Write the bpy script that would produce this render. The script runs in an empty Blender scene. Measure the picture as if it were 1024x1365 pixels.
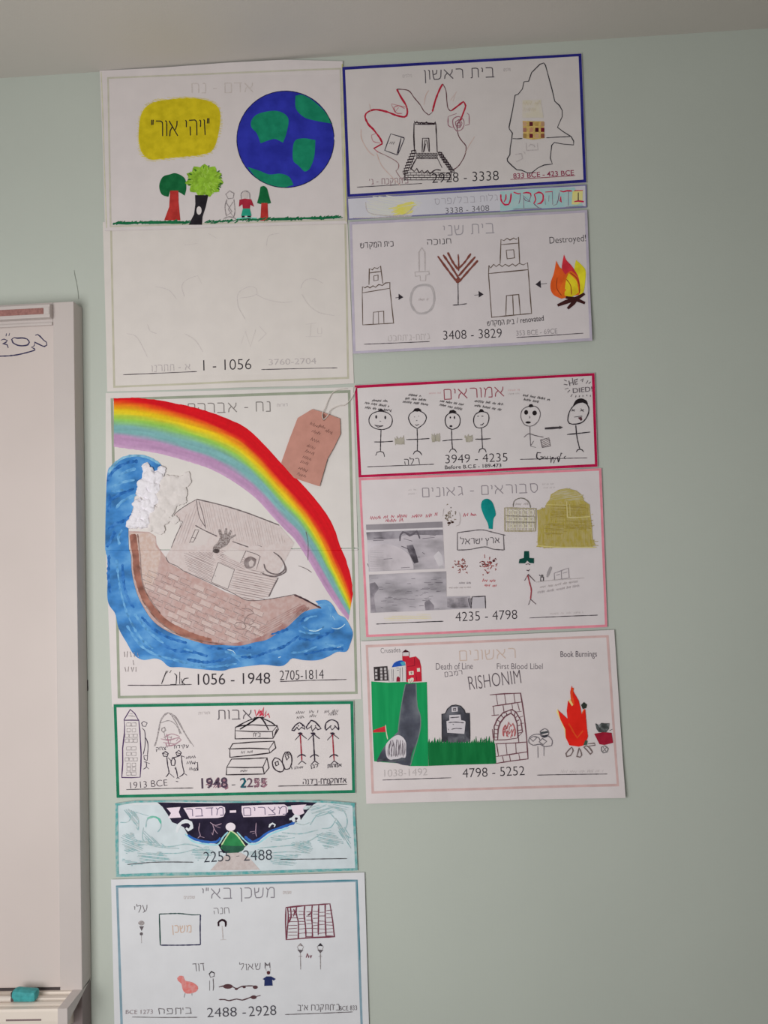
import bpy, bmesh, math, random
from mathutils import Vector, Matrix, noise
from mathutils.geometry import delaunay_2d_cdt as delaunay
R = random.Random(7)
S = bpy.context.scene
COL = S.collection

# ---------------------------------------------------------------- camera
F = 1045.0                         # focal length in pixels of a 1024 x 1365 frame
X = Vector((25000, 1022, 1025)).normalized()        # wall's right, up and depth, seen from the camera
Zu = Vector((-600, 15700, -1025)).normalized()
Yw = Zu.cross(X).normalized()
Zu = X.cross(Yw).normalized()
CAM = Vector((0.0, -1.30, 1.80))
RM = Matrix((X, Yw, Zu))           # camera space to world space
cd = bpy.data.cameras.new('camera')
cd.sensor_fit = 'VERTICAL'; cd.sensor_height = 36.0; cd.lens = F / 1365 * 36.0
cd.clip_start = 0.02
cam = bpy.data.objects.new('camera', cd); COL.objects.link(cam)
cam.matrix_world = Matrix.Translation(CAM) @ RM.to_4x4()
S.camera = cam

def U(px, py, d=0.0):
    """the point of the plane y = -d that stands at this pixel of the photograph"""
    v = RM @ Vector(((px - 512) / F, -(py - 682.5) / F, -1.0))
    t = (-d - CAM.y) / v.y
    return CAM + v * t

CEIL = U(512, 71).z

# ---------------------------------------------------------------- world, light, exposure
S.view_settings.view_transform = 'Standard'; S.view_settings.look = 'None'
S.view_settings.gamma = 1; S.view_settings.use_curve_mapping = False
S.view_settings.exposure = 0.0
w = bpy.data.worlds.new('world'); S.world = w; w.use_nodes = True
w.node_tree.nodes['Background'].inputs[0].default_value = (0.93, 0.97, 1.0, 1)
w.node_tree.nodes['Background'].inputs[1].default_value = 0.36
def area(name, loc, target, sx, sy, power, col):
    l = bpy.data.lights.new(name, 'AREA'); l.shape = 'RECTANGLE'; l.size = sx; l.size_y = sy
    l.energy = power; l.color = col
    o = bpy.data.objects.new(name, l); COL.objects.link(o); o.location = loc
    o.rotation_euler = (Vector(target) - Vector(loc)).to_track_quat('-Z', 'Y').to_euler()
    return o
area('added_key_light', (-0.66, -1.30, 1.64), (-0.16, 0, 1.64), 0.7, 0.8, 12.8, (1.0, 0.99, 0.97))  # added area light left of the camera, placed to shape the wall's falloff
area('lamp_panel', (-0.3, -3.2, CEIL - 0.06), (-0.3, -3.2, 0), 1.2, 0.6, 7, (1.0, 0.97, 0.93))

# ---------------------------------------------------------------- materials
K = 0.74                           # how bright a white sheet stands on this wall
def lin(c): c /= 255.0; return c / 12.92 if c <= 0.04045 else ((c + 0.055) / 1.055) ** 2.4
def C(rgb): return tuple(min(0.93, lin(v) / K) for v in rgb) + (1.0,)
PAPER = (199, 191, 191)
_m = {}
def mat(kind, rgb, rgb2=None, scale=60.0, rough=0.6, stretch=(1, 1, 1), amt=None):
    key = (kind, rgb, rgb2, scale, rough, stretch, amt)
    if key in _m: return _m[key]
    m = bpy.data.materials.new('%s_%d' % (kind, len(_m))); m.use_nodes = True
    nt = m.node_tree; N = nt.nodes; L = nt.links; b = N['Principled BSDF']
    b.inputs['Roughness'].default_value = rough
    b.inputs['Specular IOR Level'].default_value = 0.25 if kind in ('plain', 'wall') else 0.08
    tc = N.new('ShaderNodeTexCoord'); mp = N.new('ShaderNodeMapping'); L.new(tc.outputs['Object'], mp.inputs[0])
    mp.inputs['Scale'].default_value = stretch
    nz = N.new('ShaderNodeTexNoise'); L.new(mp.outputs[0], nz.inputs['Vector'])
    nz.inputs['Scale'].default_value = scale; nz.inputs['Detail'].default_value = 4
    def ramp(stops, src):
        r = N.new('ShaderNodeValToRGB'); L.new(src, r.inputs[0])
        while len(r.color_ramp.elements) < len(stops): r.color_ramp.elements.new(0.5)
        for e, (p, c) in zip(r.color_ramp.elements, stops): e.position = p; e.color = c
        return r
    c1 = C(rgb)
    if kind == 'ink': b.inputs['Base Color'].default_value = c1
    elif kind == 'marker':
        a = 0.14 if amt is None else amt
        lo = tuple(v * (1 - a) for v in c1[:3]) + (1,); hi = tuple(min(.95, v * (1 + a) + .004) for v in c1[:3]) + (1,)
        L.new(ramp([(0.35, lo), (0.65, hi)], nz.outputs[0]).outputs[0], b.inputs['Base Color'])
    elif kind == 'pencil':
        a = 0.35 if amt is None else amt
        p = C(PAPER); mid = tuple(c1[i] * (1 - a) + p[i] * a for i in range(3)) + (1,)
        L.new(ramp([(0.38, c1), (0.62, mid)], nz.outputs[0]).outputs[0], b.inputs['Base Color'])
    elif kind == 'paint':
        c2 = C(rgb2); c0 = tuple(v * 0.55 for v in c1[:3]) + (1,)
        L.new(ramp([(0.3, c0), (0.48, c1), (0.68, c2)], nz.outputs[0]).outputs[0], b.inputs['Base Color'])
    elif kind == 'attr':
        at = N.new('ShaderNodeAttribute'); at.attribute_name = 'pigment'
        mx = N.new('ShaderNodeMix'); mx.data_type = 'RGBA'; mx.blend_type = 'MULTIPLY'; mx.inputs[0].default_value = 1
        L.new(at.outputs['Color'], mx.inputs[6])
        L.new(ramp([(0.3, (.90,) * 3 + (1,)), (0.7, (1.02,) * 3 + (1,))], nz.outputs[0]).outputs[0], mx.inputs[7])
        L.new(mx.outputs[2], b.inputs['Base Color'])
    elif kind in ('plain', 'wall'):
        a = 0.025 if amt is None else amt
        lo = tuple(v * (1 - a) for v in c1[:3]) + (1,); hi = tuple(min(.95, v * (1 + a)) for v in c1[:3]) + (1,)
        L.new(ramp([(0.3, lo), (0.7, hi)], nz.outputs[0]).outputs[0], b.inputs['Base Color'])
        if kind == 'wall':
            n2 = N.new('ShaderNodeTexNoise'); n2.inputs['Scale'].default_value = 260; n2.inputs['Detail'].default_value = 3
            L.new(tc.outputs['Object'], n2.inputs['Vector'])
            bp = N.new('ShaderNodeBump'); bp.inputs['Strength'].default_value = 0.25; bp.inputs['Distance'].default_value = 0.0006
            L.new(n2.outputs[0], bp.inputs['Height']); L.new(bp.outputs[0], b.inputs['Normal'])
    _m[key] = m
    return m

# ---------------------------------------------------------------- mesh helpers
def link(name, me, m=None, parent=None):
    o = bpy.data.objects.new(name, me); COL.objects.link(o)
    if m: me.materials.append(m)
    if parent is not None: o.parent = parent
    return o
def mesh_of(bm, name='mesh'):
    me = bpy.data.meshes.new(name); bm.to_mesh(me); bm.free(); return me
def add_box(bm, x0, x1, y0, y1, z0, z1, bev=0.0):
    r = bmesh.ops.create_cube(bm, size=1.0)
    for v in r['verts']:
        v.co = Vector(((x0 + x1) / 2 + v.co.x * (x1 - x0), (y0 + y1) / 2 + v.co.y * (y1 - y0), (z0 + z1) / 2 + v.co.z * (z1 - z0)))
    if bev > 0:
        es = list({e for v in r['verts'] for e in v.link_edges})
        bmesh.ops.bevel(bm, geom=es, offset=bev, segments=2, affect='EDGES', profile=0.6)
def box(name, x0, x1, y0, y1, z0, z1, m, parent=None, bev=0.0):
    bm = bmesh.new(); add_box(bm, x0, x1, y0, y1, z0, z1, bev); return link(name, mesh_of(bm, name), m, parent)
def tag(o, label, cat, group=None):
    o['label'] = label; o['category'] = cat
    if group: o['group'] = group
    return o

# ---------------------------------------------------------------- drawing on paper
ZO = [0, 0, 1.0]
def crop(x0, y0, x1, wide=1024): ZO[:] = [x0, y0, (x1 - x0) / wide]
def photo(): ZO[:] = [0, 0, 1.0]
def pts(s):
    v = [float(t) for t in s.replace(',', ' ').split()] if isinstance(s, str) else [c for p in s for c in p]
    return [(ZO[0] + v[i] * ZO[2], ZO[1] + v[i + 1] * ZO[2]) for i in range(0, len(v) - 1, 2)]
def catmull(P, closed, step=2.5):
    n = len(P)
    if n < 3: return P
    def turn(i):
        a, b, c = P[i - 1], P[i], P[(i + 1) % n]
        d = math.atan2(c[1] - b[1], c[0] - b[0]) - math.atan2(b[1] - a[1], b[0] - a[0])
        return abs((d + math.pi) % math.tau - math.pi)
    ks = [i for i in (range(n) if closed else range(1, n - 1)) if turn(i) > 1.17]
    if ks:                                     # keep sharp corners sharp
        if closed:
            Q = P[ks[0]:] + P[:ks[0]] + [P[ks[0]]]; cuts = [k - ks[0] for k in ks] + [n]
        else: Q = P; cuts = [0] + ks + [n - 1]
        out = []
        for a, b in zip(cuts, cuts[1:]):
            if b > a: out += catmull(Q[a:b + 1], False, step)[:-1] if b - a > 1 else [Q[a]]
        return out if closed else out + [Q[-1]]
    out = []
    for i in range(n if closed else n - 1):
        a, b, c, d = (P[(i + k) % n] if closed else P[max(0, min(n - 1, i + k))] for k in (-1, 0, 1, 2))
        k = max(1, min(12, int(math.dist(b, c) / step)))
        for j in range(k):
            t = j / k
            out.append(tuple(0.5 * (2 * b[q] + (c[q] - a[q]) * t + (2 * a[q] - 5 * b[q] + 4 * c[q] - d[q]) * t * t
                                    + (3 * b[q] - a[q] - 3 * c[q] + d[q]) * t ** 3) for q in (0, 1)))
    if not closed: out.append(P[-1])
    return out
def ellipse(cx, cy, rx, ry, n=22, rot=0.0):
    c, s = math.cos(rot), math.sin(rot)
    return [(cx + rx * math.cos(a) * c - ry * math.sin(a) * s, cy + rx * math.cos(a) * s + ry * math.sin(a) * c)
            for a in (2 * math.pi * i / n for i in range(n))]
def inside(p, poly):
    r = False; n = len(poly)
    for i in range(n):
        (x1, y1), (x2, y2) = poly[i], poly[i - 1]
        if (y1 > p[1]) != (y2 > p[1]) and p[0] < (x2 - x1) * (p[1] - y1) / (y2 - y1) + x1: r = not r
    return r

class Sheet:
    """a sheet of paper on the wall; what is drawn on it follows its bends"""
    STEP = 20
    rib = 0
    def __init__(s, root, lift, bumps=(), extra_y=()):
        s.root, s.lift, s.bumps, s.extra_y = root, lift, bumps, extra_y
        s.layer = 1
    def h(s, px, py):
        if s.extra_y or not s.bumps: return s.lift + sum(f(px, py) for f in s.bumps)
        q = s.STEP; i, j = math.floor(px / q), math.floor(py / q); a, b = px / q - i, py / q - j
        g = lambda x, y: sum(f(x * q, y * q) for f in s.bumps)
        v = (g(i, j) * (1 - a) + g(i + 1, j) * a) * (1 - b) + (g(i, j + 1) * (1 - a) + g(i + 1, j + 1) * a) * b
        return s.lift + v
    def place(s, bm, off):
        o = s.root.location
        for v in bm.verts:
            px, py = v.co.x, v.co.y
            q = U(px, py, s.lift); v.co = Vector((q.x, -(s.h(px, py) + off + v.co.z), q.z)) - o
    def cut(s, bm):
        if not bm.verts: return
        xs = [v.co.x for v in bm.verts]; ys = [v.co.y for v in bm.verts]
        def go(axis, val):
            bmesh.ops.bisect_plane(bm, geom=bm.verts[:] + bm.edges[:] + bm.faces[:], dist=1e-4,
                                   plane_co=(val, 0, 0) if axis == 0 else (0, val, 0), plane_no=(1, 0, 0) if axis == 0 else (0, 1, 0))
        for axis, a, b in ((0, min(xs), max(xs)), (1, min(ys), max(ys))):
            k = math.ceil(a / s.STEP) * s.STEP
            while k < b: go(axis, k); k += s.STEP
            if axis: [go(1, e) for e in s.extra_y if a < e < b]
    def poly_bm(s, polys):
        bm = bmesh.new()
        for k, P in enumerate(polys):
            Q = [P[0]]
            for p in P[1:]:
                if math.dist(p, Q[-1]) > .02: Q.append(p)
            if len(Q) > 3 and math.dist(Q[0], Q[-1]) < .02: Q.pop()
            n = len(Q)
            V, _, T = delaunay([Vector(p) for p in Q], [(i, (i + 1) % n) for i in range(n)], [], 1, 1e-5)[:3]
            vs = [bm.verts.new((v.x, v.y, (k % 8) * 2e-6)) for v in V]
            for f in T:
                c = (sum(V[i].x for i in f) / 3, sum(V[i].y for i in f) / 3)
                if len(T) == 1 or inside(c, Q): bm.faces.new([vs[i] for i in f])
        bmesh.ops.delete(bm, geom=[v for v in bm.verts if not v.link_faces], context='VERTS')
        s.cut(bm)
        for f in bm.faces:
            f.normal_update()
            if f.normal.z > 0: f.normal_flip()       # seen from the room once y turns into z
        return bm
    def done(s, name, bm, m, parent, off=None):
        if off is None: off = s.layer * 0.00002; s.layer += 1
        if s.bumps and bm.faces: s.cut(bm)
        s.place(bm, off + (0.00015 if s.bumps else 0.00005))
        bm.normal_update()
        bad = sum(f.normal.y * f.calc_area() for f in bm.faces)
        if bad > 0: bmesh.ops.reverse_faces(bm, faces=bm.faces[:])
        return link(name, mesh_of(bm, name), m, parent or s.root)
    def paper(s, name, P, m, parent=None, thick=0.0004):
        bm = s.poly_bm([P]); s.place(bm, 0); bm.normal_update()
        if sum(f.normal.y * f.calc_area() for f in bm.faces) > 0: bmesh.ops.reverse_faces(bm, faces=bm.faces[:])
        me = mesh_of(bm, name)
        if parent is None:
            o = s.root; o.data.from_pydata([], [], []) if False else None
        o = link(name, me, m, parent)
        md = o.modifiers.new('thickness', 'SOLIDIFY'); md.thickness = thick; md.offset = -1
        return o
    # ---- marks: coordinates in the current crop
    def fill(s, name, P, m, smooth=True, parent=None, raw=False):
        P = P if raw else pts(P)
        if smooth: P = catmull(P, True)
        return s.done(name, s.poly_bm([P]), m, parent)
    def fills(s, name, Ps, m, parent=None):
        return s.done(name, s.poly_bm(Ps), m, parent)
    def ribbon(s, bm, P, w, closed=False, jit=0.25):
        Q = [P[0]]
        for p in P[1:]:
            if math.dist(p, Q[-1]) > 0.25: Q.append(p)
        if closed and len(Q) > 3 and math.dist(Q[0], Q[-1]) < 0.25: Q.pop()
        n = len(Q)
        if n < 2: return
        ring = []; s.rib = (s.rib + 1) % 8; zz = s.rib * 2e-6
        for i, p in enumerate(Q):
            a = Q[i - 1] if (i or closed) else p; b = Q[(i + 1) % n] if (i < n - 1 or closed) else p
            dx, dy = b[0] - a[0], b[1] - a[1]; l = math.hypot(dx, dy) or 1
            k = 1.0 if (closed or 0 < i < n - 1) else 0.6
            ww = w / 2 * k * (1 + jit * (R.random() - 0.5) * 2)
            ring.append((bm.verts.new((p[0] - dy / l * ww, p[1] + dx / l * ww, zz)), bm.verts.new((p[0] + dy / l * ww, p[1] - dx / l * ww, zz))))
        for i in range(n if closed else n - 1):
            a, b = ring[i], ring[(i + 1) % n]
            bm.faces.new((a[0], a[1], b[1], b[0]))
    def lines(s, name, Ls, m, w=1.0, smooth=True, parent=None, raw=False, jit=0.25):
        """Ls: strings of points in crop pixels ('c' first closes the line); w in photo pixels"""
        bm = bmesh.new()
        for P in Ls:
            closed = isinstance(P, str) and P.startswith('c')
            if closed: P = P[1:]
            P = P if raw else pts(P)
            if smooth: P = catmull(P, closed)
            else:
                Q = []
                PP = P + [P[0]] if closed else P
                for a, b in zip(PP, PP[1:]):
                    k = max(1, int(math.dist(a, b) / 8))
                    Q += [(a[0] + (b[0] - a[0]) * i / k, a[1] + (b[1] - a[1]) * i / k) for i in range(k)]
                P = Q + [PP[-1]]; closed = False
            s.ribbon(bm, P, w, closed, jit)
        return s.done(name, bm, m, parent)
    def frame(s, name, P, wd, m, parent=None, inset=0.0):
        """a printed border of constant width inside the quad P (photo px)"""
        cx = sum(p[0] for p in P) / 4; cy = sum(p[1] for p in P) / 4
        def ins(P, d): return [(x + (d if x < cx else -d), y + (d if y < cy else -d)) for x, y in P]
        A, B = ins(P, inset), ins(P, inset + wd)
        return s.done(name, s.poly_bm([[A[i], A[(i + 1) % 4], B[(i + 1) % 4], B[i]] for i in range(4)]), m, parent)
    def hatch(s, name, P, m, ang=0.0, gap=2.5, w=0.8, wob=0.6, parent=None, raw=False, smooth=False):
        P = P if raw else pts(P)
        if smooth: P = catmull(P, True)
        c, q = math.cos(ang), math.sin(ang)
        T = [(x * c + y * q, -x * q + y * c) for x, y in P]
        y = min(t[1] for t in T) + gap / 2; y1 = max(t[1] for t in T); bm = bmesh.new()
        while y < y1:
            xs = sorted(a[0] + (y - a[1]) * (b[0] - a[0]) / (b[1] - a[1]) for a, b in zip(T, T[1:] + T[:1]) if (a[1] > y) != (b[1] > y))
            for a, b in zip(xs[::2], xs[1::2]):
                a += R.uniform(-wob, wob) * 2; b += R.uniform(-wob, wob) * 2
                if b - a < 1.5: continue
                k = max(2, int((b - a) / 9)); y2 = y + R.uniform(-wob, wob) * .6
                s.ribbon(bm, [((a + (b - a) * i / k) * c - (y2 + R.uniform(-.3, .3) * wob) * q,
                               (a + (b - a) * i / k) * q + (y2 + R.uniform(-.3, .3) * wob) * c) for i in range(k + 1)], w * R.uniform(.7, 1.2))
            y += gap * R.uniform(.8, 1.2)
        return s.done(name, bm, m, parent)
    def text(s, name, t, x0, y0, x1, y1, h, m, thin=0.0, rtl=False, jit=0.0, parent=None, slant=0.0):
        """t stands on the line x0,y0 - x1,y1 (crop px), its capitals h crop px high"""
        (x0, y0), (x1, y1) = pts([(x0, y0), (x1, y1)]); h *= ZO[2]
        if any(ch in HEB for ch in t) and any('\u05d0' <= ch <= '\u05ea' for ch in t):
            return s.hebrew(name, t, x0, y0, x1, y1, h, m, jit, parent, thin, slant)
        me = glyphs(t[::-1] if rtl else t, thin)
        X0 = min(v[0] for v in me[0]); X1 = max(v[0] for v in me[0]); H = me[2]
        L = math.hypot(x1 - x0, y1 - y0); ux, uy = (x1 - x0) / L, (y1 - y0) / L
        bm = bmesh.new(); vs = []
        for gx, gy in me[0]:
            u = (gx - X0) / (X1 - X0) * L; v = gy / H * h
            if jit:
                n = noise.noise_vector(Vector((gx * 1.7 + x0, gy * 1.7, x0 * .37 + y0))); u += n.x * jit; v += n.y * jit
            u += v * slant
            vs.append(bm.verts.new((x0 + u * ux + v * uy, y0 + u * uy - v * ux, 0)))
        for f in me[1]:
            try: bm.faces.new([vs[i] for i in f])
            except ValueError: pass
        return s.done(name, bm, m, parent)
    def hebrew(s, name, t, x0, y0, x1, y1, h, m, jit, parent, thin, slant):
        x = 0; Ls = []
        for ch in t[::-1]:
            if ch == ' ': x += .42; continue
            wd, st = HEB.get(ch, HEB['-'])
            Ls += [[(x + a, b) for a, b in P] for P in st]; x += wd + .24
        X1 = max(p[0] for P in Ls for p in P); X0 = min(p[0] for P in Ls for p in P)
        L = math.hypot(x1 - x0, y1 - y0); ux, uy = (x1 - x0) / L, (y1 - y0) / L; bm = bmesh.new()
        w = max(.75, min(1.5, h * (.10 if thin < 0 else .125)))
        for P in Ls:
            Q = []
            for a, b in P:
                u = (a - X0) / (X1 - X0) * L; v = b * h
                if jit: u += R.uniform(-jit, jit) * 1.2; v += R.uniform(-jit, jit) * 1.2
                u += v * slant; Q.append((x0 + u * ux + v * uy, y0 + u * uy - v * ux))
            D = [Q[0]]
            for a, b in zip(Q, Q[1:]):      # keep corners crisp: extra points close to each corner
                l = math.dist(a, b) or 1; k = min(.35, .35 / l * 1.5)
                D += [(a[0] + (b[0] - a[0]) * k, a[1] + (b[1] - a[1]) * k), (b[0] - (b[0] - a[0]) * k, b[1] - (b[1] - a[1]) * k), b]
            s.ribbon(bm, D, w, False, .08)
        return s.done(name, bm, m, parent)
    def scrawl(s, name, x0, y0, x1, y1, h, m, w=0.8, parent=None, word=5):
        """handwriting too small in the photograph to read"""
        (x0, y0), (x1, y1) = pts([(x0, y0), (x1, y1)]); h *= ZO[2]
        L = math.hypot(x1 - x0, y1 - y0); ux, uy = (x1 - x0) / L, (y1 - y0) / L
        bm = bmesh.new(); u = 0
        while u < L - h * .3:
            n = R.randint(max(2, word - 2), word + 2); P = []
            for i in range(n * 2):
                if u > L: break
                v = (h * R.uniform(.55, 1.0)) if i % 2 else h * R.uniform(-.05, .15)
                P.append((x0 + u * ux + v * uy, y0 + u * uy - v * ux)); u += h * R.uniform(.16, .38)
            if len(P) > 1: s.ribbon(bm, catmull(P, False, 1.2), w)
            u += h * .55
        return s.done(name, bm, m, parent)

HEB = {}
for _l in '''א .75 0 1 .75 0|.7 1 .68 .7 .5 .4|.03 0 .07 .35 .28 .62
ב .74 .03 1 .45 1 .58 .94 .61 .8 .61 0|0 0 .74 0
ג .46 .05 1 .3 1 .4 .88 .4 .4 .46 0|.42 .3 .05 0
ד .7 0 1 .7 1|.55 1 .55 0
ה .65 0 1 .48 1 .61 .94 .65 .8 .65 0|.08 .6 .08 0
ו .12 0 1 .1 .96 .12 .85 .12 0
ז .32 0 1 .32 1|.18 1 .14 0
ח .64 .05 0 .05 1 .48 1 .6 .94 .64 .8 .64 0
ט .62 .05 1 .05 .12 .2 0 .48 0 .62 .15 .62 .85 .5 1 .35 .95
י .12 0 1 .1 .96 .12 .85 .1 .55
כ .58 0 1 .38 1 .54 .88 .58 .7 .58 .3 .54 .12 .38 0 0 0
ל .6 .05 1.32 .05 1 .58 1 .6 .88 .5 .5 .2 0
מ .66 0 1 .15 .75 .05 0|.15 .75 .35 1 .52 1 .63 .93 .66 .8 .66 0 .35 0
ם .62 .05 1 .48 1 .6 .94 .62 .82 .62 0 .05 0 .05 1
נ .38 .1 1 .28 1 .36 .95 .38 .85 .38 0 0 0
ן .12 0 1 .1 .96 .12 .85 .12 -.38
ס .7 0 1 .45 1 .62 .9 .68 .7 .66 .3 .5 .05 .38 0 .25 .05 .1 .3 .08 .7 .08 1
ע .62 .05 1 .12 .55 .27 .1|.62 1 .6 .5 .42 .15 .2 0 0 -.05
פ .62 .26 .48 .08 .52 .08 1 .42 1 .58 .9 .62 .7 .62 .25 .55 .05 .42 0 0 0
צ .62 .02 1 .6 .08 .6 0 0 0|.6 1 .56 .65 .35 .5
ץ .55 0 1 .25 .5 .25 -.38|.55 1 .5 .65 .27 .45
ק .64 0 1 .48 1 .62 .92 .62 .75 .52 .4 .35 .15|.08 .65 .08 -.38
ר .58 0 1 .38 1 .54 .93 .58 .8 .58 0
ש .74 .02 1 .06 .3 .14 0 .45 0 .62 .08 .7 .3 .74 1|.38 1 .34 .6 .1 .5
ת .66 0 0 .12 .02 .14 .2 .14 1 .48 1 .62 .94 .66 .8 .66 0
" .16 .02 1.1 0 .75|.16 1.1 .14 .75
' .03 .02 1.1 0 .75
- .35 0 .45 .35 .45
/ .4 0 -.1 .4 1.1'''.split('\n'):
    _a = _l.split(' ', 2)
    HEB[_a[0]] = (float(_a[1]), [list(zip(*[iter([float(v) for v in P.split()])] * 2)) for P in _a[2].split('|')])
_g = {}
def glyphs(t, thin):
    if (t, thin) in _g: return _g[(t, thin)]
    def ev(t):
        cu = bpy.data.curves.new('glyphs', 'FONT'); cu.body = t; cu.size = 1.0; cu.offset = thin; cu.resolution_u = 4
        o = bpy.data.objects.new('glyphs', cu); COL.objects.link(o)
        dg = bpy.context.evaluated_depsgraph_get(); me = bpy.data.meshes.new_from_object(o.evaluated_get(dg))
        V = [(v.co.x, v.co.y) for v in me.vertices]; P = [tuple(p.vertices) for p in me.polygons]
        bpy.data.objects.remove(o); bpy.data.curves.remove(cu); bpy.data.meshes.remove(me)
        return V, P
    V, P = ev(t)
    heb = any('\u05d0' <= ch <= '\u05ea' for ch in t)
    H = max(v[1] for v in ev('\u05d1' if heb else 'H')[0])
    _g[(t, thin)] = (V, P, H)
    return _g[(t, thin)]

INK = mat('ink', (48, 42, 48)); GREYINK = mat('ink', (95, 88, 92)); PENCIL = mat('pencil', (120, 112, 114), amt=.5, scale=400)
FAINT = mat('pencil', (166, 158, 158), amt=.5, scale=400); RULE = mat('ink', (70, 62, 68))
def sheet_mat(rgb): return mat('plain', rgb, scale=30, rough=.55)

def poster(name, label, P, lift, bumps=(), colour=PAPER, outline=None, group='illustrated timeline posters on the green wall'):
    """a one-sheet poster: the paper is the thing itself, its prints are children"""
    cx = sum(p[0] for p in P) / 4; cy = sum(p[1] for p in P) / 4
    c = U(cx, cy, 0)
    class Rt: location = Vector((c.x, 0, c.z))
    s = Sheet(Rt, lift, bumps)
    o = s.paper(name, outline or P, sheet_mat(colour))
    o.location = Rt.location; s.root = o
    tag(o, label, 'poster', group)
    bpy.context.view_layer.update()
    return s
def gauss(cx, cy, rx, ry, a): return lambda x, y: a * math.exp(-((x - cx) / rx) ** 2 - ((y - cy) / ry) ** 2)

# ================================================================ the room
WALLC = (171, 176, 168)
wallm = mat('wall', WALLC, scale=3.0, rough=.55)
def struct(o): o['kind'] = 'structure'; return o
struct(box('wall_back', -2.6, 2.2, 0, 0.12, -0.05, CEIL + 0.1, wallm))
struct(box('ceiling', -2.6, 2.2, -4.2, 0.0, CEIL, CEIL + 0.1, mat('wall', (181, 176, 170), scale=3.0, rough=.7)))
struct(box('floor', -2.6, 2.2, -4.2, 0.0, -0.1, 0.0, mat('plain', (140, 132, 122), scale=8, rough=.4)))
struct(box('wall_right', 2.2, 2.3, -4.2, 0.0, -0.05, CEIL + 0.1, wallm))
wb = bpy.data.objects['wall_back']
s = Sheet(type('Rt', (), {'location': Vector((0, 0, 0))}), 0.0)
photo()
for nm, Ls, w_ in (('scratch', ['99 360 100 367 102 376 104 388 105 399'], 1.0), ('gap_mark', ['117 906 116.6 913 117 921'], 1.8)):  # a thin line, and a short dark stroke at the gap beside the board
    bm = bmesh.new(); s.ribbon(bm, catmull(pts(Ls[0]), False), w_)
    s.root = wb; s.done(nm, bm, mat('ink', (120, 124, 116)) if nm == 'scratch' else INK, wb, 0.0002)

# ================================================================ whiteboard
WHITE = mat('plain', (180, 171, 168), scale=12, rough=.35); SURF = mat('plain', (187, 176, 172), scale=5, rough=.22)
FR = 0.036                                          # the frame stands this far from the wall
xr = U(102.5, 760, FR).x; xi = U(74, 760, FR).x; zt = U(90, 402, FR).z
zb = U(95, 1318, FR).z; xl = -1.45
root = bpy.data.objects.new('whiteboard', None); COL.objects.link(root); root.location = (0, 0, 0)
tag(root, 'white framed whiteboard at the left edge with a blue pen scribble and a ledge', 'whiteboard')
box('stile', xi, xr, -FR, -0.001, zb - 0.004, zt, WHITE, root, 0.0015)
box('board_panel', xl, xi, -FR + 0.003, -0.001, zb + .001, zt - .035, SURF, root, 0.001)
box('shaded_lower_panel', xl, xr - .001, -FR + .002, -0.001, zb - .16, zb - .003, mat('plain', (128, 116, 116), scale=12, rough=.6), root, 0.001)  # darker than the frame: shade below the ledge put into its colour
box('top_rail', xl, xi, -FR, -0.001, zt - .035, zt, WHITE, root, 0.001)
box('trim_bead', xl, xi, -FR - .003, -FR + .002, U(60, 434, FR).z, U(60, 430.5, FR).z, WHITE, root, 0.001)
zc0 = U(40, 424, FR + .012).z; zc1 = U(40, 406.5, FR + .012).z; xc = U(66.5, 415, FR + .012).x; d = FR + .012
rail = box('map_rail', xl, xc, -d, -FR, zc0, zc1, WHITE, root, 0.0012)
zk0 = U(40, 419.5, d).z; zk1 = U(40, 411.5, d).z; xk = U(58, 415, d).x
box('cork_strip', xl, xk, -d - .0008, -d + .002, zk0, zk1, mat('marker', (140, 100, 95), scale=300), rail)
box('end_cap', xk + .001, xc - .001, -d - .0012, -d + .002, zk0 - .001, zk1 + .001, WHITE, rail, .0004)
# ledge with three ribs, its end plate and lip
xe = U(93.5, 1320, FR + .01).x
D1 = 0.088
def slab(x, pr):                                    # profile (depth, z) at one x
    return [Vector((x, -a, b)) for a, b in pr]
def extrude(name, x0, x1, pr, m, parent):
    bm = bmesh.new(); A = [bm.verts.new(v) for v in slab(x0, pr)]; B = [bm.verts.new(v) for v in slab(x1, pr)]; n = len(pr)
    bm.faces.new(A); bm.faces.new(B[::-1])
    for i in range(n): bm.faces.new((A[i], B[i], B[(i + 1) % n], A[(i + 1) % n]))
    bmesh.ops.recalc_face_normals(bm, faces=bm.faces[:])
    return link(name, mesh_of(bm, name), m, parent)
zt0 = zb - .002
pr = [(FR, zt0 - .004), (FR, zt0)]
for k in range(3):
    a = FR + .004 + k * .016
    pr += [(a, zt0 - .001 * k), (a + .002, zt0 - .0045), (a + .006, zt0 - .0052), (a + .009, zt0 - .001), (a + .012, zt0 - .001)]
pr += [(D1 - .002, zt0 - .001), (D1, zt0 - .004), (D1, zt0 - .018), (D1 - .002, zt0 - .032), (FR, zt0 - .05), (0.001, zt0 - .05), (0.001, zt0 - .004)]
LEDGE = mat('plain', (205, 194, 184), scale=12, rough=.4)
tray = extrude('pen_ledge', xl, xe, pr, LEDGE, root)
ze = U(118.5, 1302, 0.001).z
extrude('end_plate', xe, xr, [(0.001, zt0 + .03), (FR, zt0 + .002), (FR, zt0 + .0005), (D1 + .001, zt0 + .0005), (D1 + .001, zt0 - .022), (FR + .006, ze - .012), (0.001, ze)][2:], WHITE, root)
box('dark_strip', U(8, 1352, D1).x, U(55, 1352, D1).x, -D1 - .0006, -D1 + .001, zt0 - .017, zt0 - .0145, mat('ink', (120, 104, 104)), tray)  # narrow darker strip on the front of the ledge
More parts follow.
